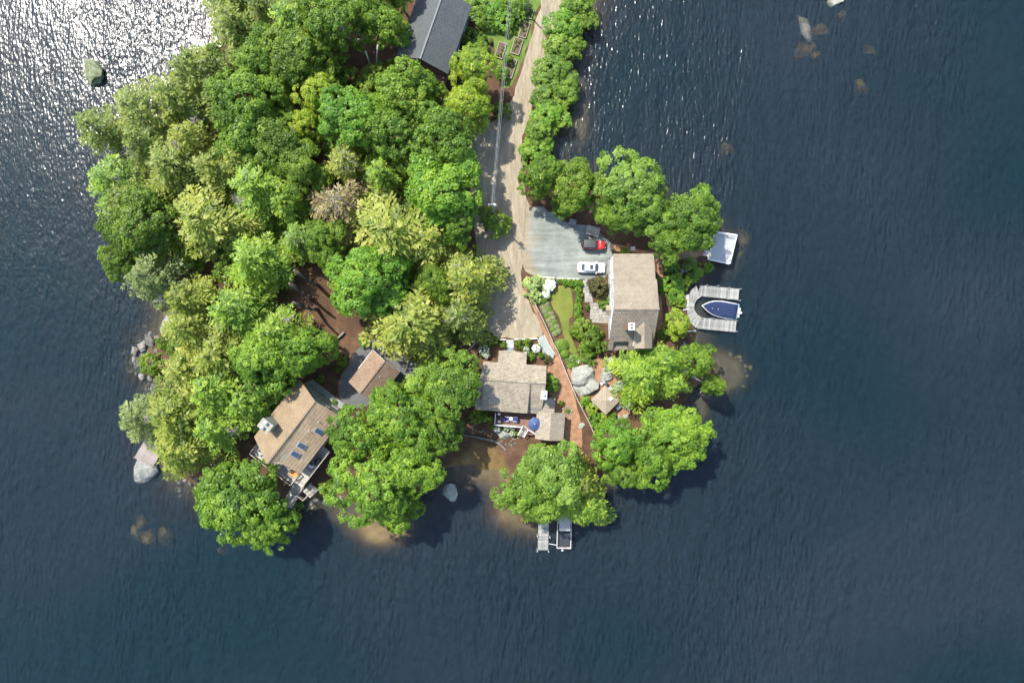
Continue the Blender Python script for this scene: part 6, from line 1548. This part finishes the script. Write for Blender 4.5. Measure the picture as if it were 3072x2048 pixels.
def grill(label, p, z, rz, col):
    g = thing('grill', label, 'grill', (p.x, p.y, z), rz)
    MB().box((0, 0, .42), (.8, .5, .8)).build('cabinet', M['dark_metal'], g)
    MB().loft([[Vector((x, .27 * math.cos(a), .84 + .26 * max(0, math.sin(a)))) for a in [math.pi * k / 8 for k in range(9)]] for x in (-.42, .42)]).build('lid', col, g, True)
    for s in (-1, 1): MB().box((.62 * s, 0, .82), (.38, .46, .04)).build('side_shelf', M['grey_metal'], g)
    MB().tube((-.3, -.3, 1.0), (.3, -.3, 1.0), .02, .02, 6).build('handle', M['grey_metal'], g)
grill('black grill in the left corner of the cottage deck', Q6(482, 990, zd + .8), zd, math.pi / 2, M['dark_metal'])
gp = Q6(1537, 662, G + .9); grill('black grill between upright boulder and pavilion', gp, G, math.radians(-40), M['dark_metal'])
# umbrella
up_ = Q6(832, 1050, zd + 2.2)
um = thing('patio_umbrella', 'blue patio umbrella open over the right end of the cottage deck', 'umbrella', (up_.x, up_.y, zd))
MB().tube((0, 0, 0), (0, 0, 2.5), .03, .03, 8).build('pole', M['grey_metal'], um); MB().lathe((0, 0, 0), [(.3, 0), (.3, .06), (.05, .1)], 14).build('base', M['dark_metal'], um)
cm_ = plain('umbrella_blue', (.03, .058, .15), .7)
for k in range(8):
    a0, a1 = math.pi / 4 * k + .2, math.pi / 4 * (k + 1) + .2; R_ = 1.18
    A_ = Vector((R_ * math.cos(a0), R_ * math.sin(a0), 1.92)); B_ = Vector((R_ * math.cos(a1), R_ * math.sin(a1), 1.92)); T_ = Vector((0, 0, 2.42)); Mi = (A_ + B_) / 2 * .97; Mi.z = 1.95
    MB().extr([T_, A_, Mi, B_], (0, 0, -.012)).build('canopy_panel', cm_, um)
    MB().tube(T_ - Vector((0, 0, .03)), A_ - Vector((0, 0, .03)), .012, .012, 5).build('rib', M['grey_metal'], um)
MB().lathe((0, 0, 2.4), [(.08, 0), (.05, .1), (.01, .16)], 8).build('finial', M['white_paint'], um)
# tan house deck furniture
zt = G + DT + .03
canvas = plain('grey_canvas', (.33, .34, .31), .8)
for k, (x, y, rz, lb) in enumerate([(238, 985, -.6, 'grey canvas deck chair in the left corner of the tan house deck'), (222, 1010, .4, 'second grey canvas chair beside the left corner of the tan house deck'), (350, 1112, .9, 'left of two folding chairs along the lower deck rail'), (392, 1130, 1.2, 'right of two folding chairs along the lower deck rail')]):
    p = QL(x, y, zt + .5); c = thing('folding_chair', lb, 'chair', (p.x, p.y, zt), rz)
    MB().box((0, 0, .42), (.6, .6, .06)).build('seat', canvas, c); MB().box((-.34, 0, .72), (.06, .6, .6), 0, -.3).build('backrest', canvas, c)
    for sx in (-.26, .26):
        for sy in (-.28, .28): MB().box((sx, sy, .2), (.05, .05, .4)).build('leg', M['grey_wood'], c)
p = QL(505, 1180, zt + .5); sofa = thing('outdoor_sofa', 'orange cushioned outdoor seat at the corner of the tan house deck', 'sofa', (p.x, p.y, zt), ang + .1)
orange = plain('orange_cushion', (.52, .22, .07), .8)
MB().box((0, 0, .22), (1.1, 1.4, .36)).build('frame', M['brown_wood'], sofa)
for s in (-1, 1): MB().box((.03, .33 * s, .46), (.95, .62, .14)).build('cushion', orange, sofa)
MB().box((.52, 0, .58), (.16, 1.4, .5)).build('backrest', M['taupe_wood'], sofa)
p = QL(485, 1135, zt + 2); um2 = thing('closed_umbrella', 'folded cream parasol standing behind the orange outdoor seat', 'umbrella', (p.x, p.y, zt))
MB().tube((0, 0, 0), (0, 0, 2.4), .03, .03, 8).build('pole', M['grey_wood'], um2); MB().lathe((0, 0, .9), [(.16, 0), (.26, .1), (.22, .7), (.1, 1.35), (.03, 1.5)], 10).build('canopy', plain('cream_cloth', (.62, .55, .42), .85), um2, True)
p = QL(635, 1103, zt + .9); grill('grey grill on the right side of the tan house deck', p, zt, ang + math.pi / 2, M['grey_metal'])
p = QL(708, 1080, zt + .7)
fb = thing('round_black_table', 'round black covered table beside the grey grill', 'table', (p.x, p.y, zt)); MB().lathe((0, 0, 0), [(.5, 0), (.6, .5), (.62, .72), (.55, .78), (.02, .8)], 20).build('cover', M['dark_metal'], fb, True)
# things by the pavilion
p = Q6(1648, 882, G + .5); hu = thing('air_conditioner', 'grey box with pale louvred top beside the pavilion', 'appliance', (p.x, p.y, G), math.radians(43))
MB().box((0, 0, .42), (1.15, .65, .84)).build('case', plain('case_grey', (.12, .125, .13), .5), hu); MB().box((0, 0, .86), (.95, .48, .05)).build('top_grille', plain('grille_pale', (.50, .53, .55), .5), hu)
for k in range(6): MB().box((-.4 + .16 * k, 0, .895), (.03, .46, .02)).build('louvre', M['grey_metal'], hu)
p = Q6(1402, 865, G + 1); gl_ = thing('garden_globe', 'white globe lamp on a short post left of the pavilion', 'lamp', (p.x, p.y, G))
MB().tube((0, 0, 0), (0, 0, .75), .05, .05, 8).build('post', M['dark_metal'], gl_); MB().lathe((0, 0, 1.05), [(.02, -.36), (.22, -.3), (.36, -.1), (.38, .08), (.26, .28), (.02, .38)], 16).build('globe', M['white_paint'], gl_, True)
p = Q6(1575, 705, G + .7); st_ = thing('side_table', 'small white side table at the top corner of the pavilion', 'table', (p.x, p.y, G), math.radians(-40))
MB().box((0, 0, .7), (.7, .42, .05)).build('table_top', M['white_paint'], st_)
for sx in (-.3, .3):
    for sy in (-.16, .16): MB().box((sx, sy, .34), (.05, .05, .68)).build('leg', M['white_paint'], st_)
p = Q6(1485, 655, G + .3); pt_ = thing('white_pot', 'small white pot beside the big boulder', 'pot', (p.x, p.y, G)); MB().lathe((0, 0, 0), [(.14, 0), (.22, .35), (.25, .38), (.2, .38), (.17, .3)], 14).build('pot', M['white_paint'], pt_, True)
fr_ = Q6(1152, 920, G + .2); fo = thing('ring_planter', 'round stone ring planter on the mulch path beside the cottage wing', 'planter', (fr_.x, fr_.y, G))
for k in range(9):
    a = k / 9 * 6.283; place(ROCKS[k % 5], 'stone', fo, (.72 * math.cos(a), .72 * math.sin(a), .1), (0, 0, a), (.26, .2, .2), M['granite'])
place(SHR[0], 'foliage', fo, (0, 0, 0), (0, 0, 0), (.45, .45, .4), M['leaf_birch'])
ab = Q5(978, 406, G + .3); wb = thing('utility_box', 'small pale square utility cover in the mulch above the white house', 'utility box', (ab.x, ab.y, G))
MB().box((0, 0, .1), (.75, .7, .3)).build('frame', M['white_rail'], wb); MB().box((0, 0, .27), (.55, .5, .05)).build('lid', M['grey_metal'], wb)
# bare logs and leaning trunks
def log(label, a, b, r0, r1, mat, name='fallen_log'):
    mb = MB(); m_ = a.lerp(b, .5) + Vector((rnd.uniform(-.3, .3), rnd.uniform(-.3, .3), .1)); mb.path([a, a.lerp(m_, .6), m_, b], [r0, r0 * .9, (r0 + r1) / 2, r1], 8)
    tag(mb.build(name, mat, None, True, loc=a), label, 'log')
log('pale leaning trunk over the water at the right shore', QE(1090, 660, 1.2), QE(1350, 815, 3.0), .2, .12, M['birch_bark'], 'leaning_trunk')
log('white birch log lying at the right end of the lime small tree', QE(1010, 325, 1.2), QE(1265, 300, 1.0), .14, .1, M['birch_bark'])
log('grey log lying at the top of the asphalt drive', QL(865, 50, G + .3), QL(930, -10, G + .4), .22, .15, M['deadwood'])
log('white birch trunk leaning beside the dark house porch', Q3(95, 655, G), Q3(92, 380, 9), .16, .1, M['birch_bark'], 'leaning_trunk')
log('pale birch trunk leaning left of the other by the dark house', Q3(80, 630, G), Q3(-10, 430, 8), .16, .1, M['birch_bark'], 'leaning_trunk')
log('pale fallen trunk below the red canoe', Q3(25, 755, G + .4), Q3(-55, 645, 4), .15, .1, M['birch_bark'])
for (x0, y0, x1, y1), lb in [((435, 1280, 230, 1150), 'upper of the leaning trunks in the brown gap'), ((390, 1400, 190, 1260), 'middle of the leaning trunks in the brown gap'), ((430, 1480, 225, 1420), 'lower of the leaning trunks in the brown gap')]:
    qq = region(800, 400, 2.8)
    log(lb, qq(x0, y0, G), qq(x1, y1, G + 10), .34, .2, M['trunk'], 'leaning_trunk')
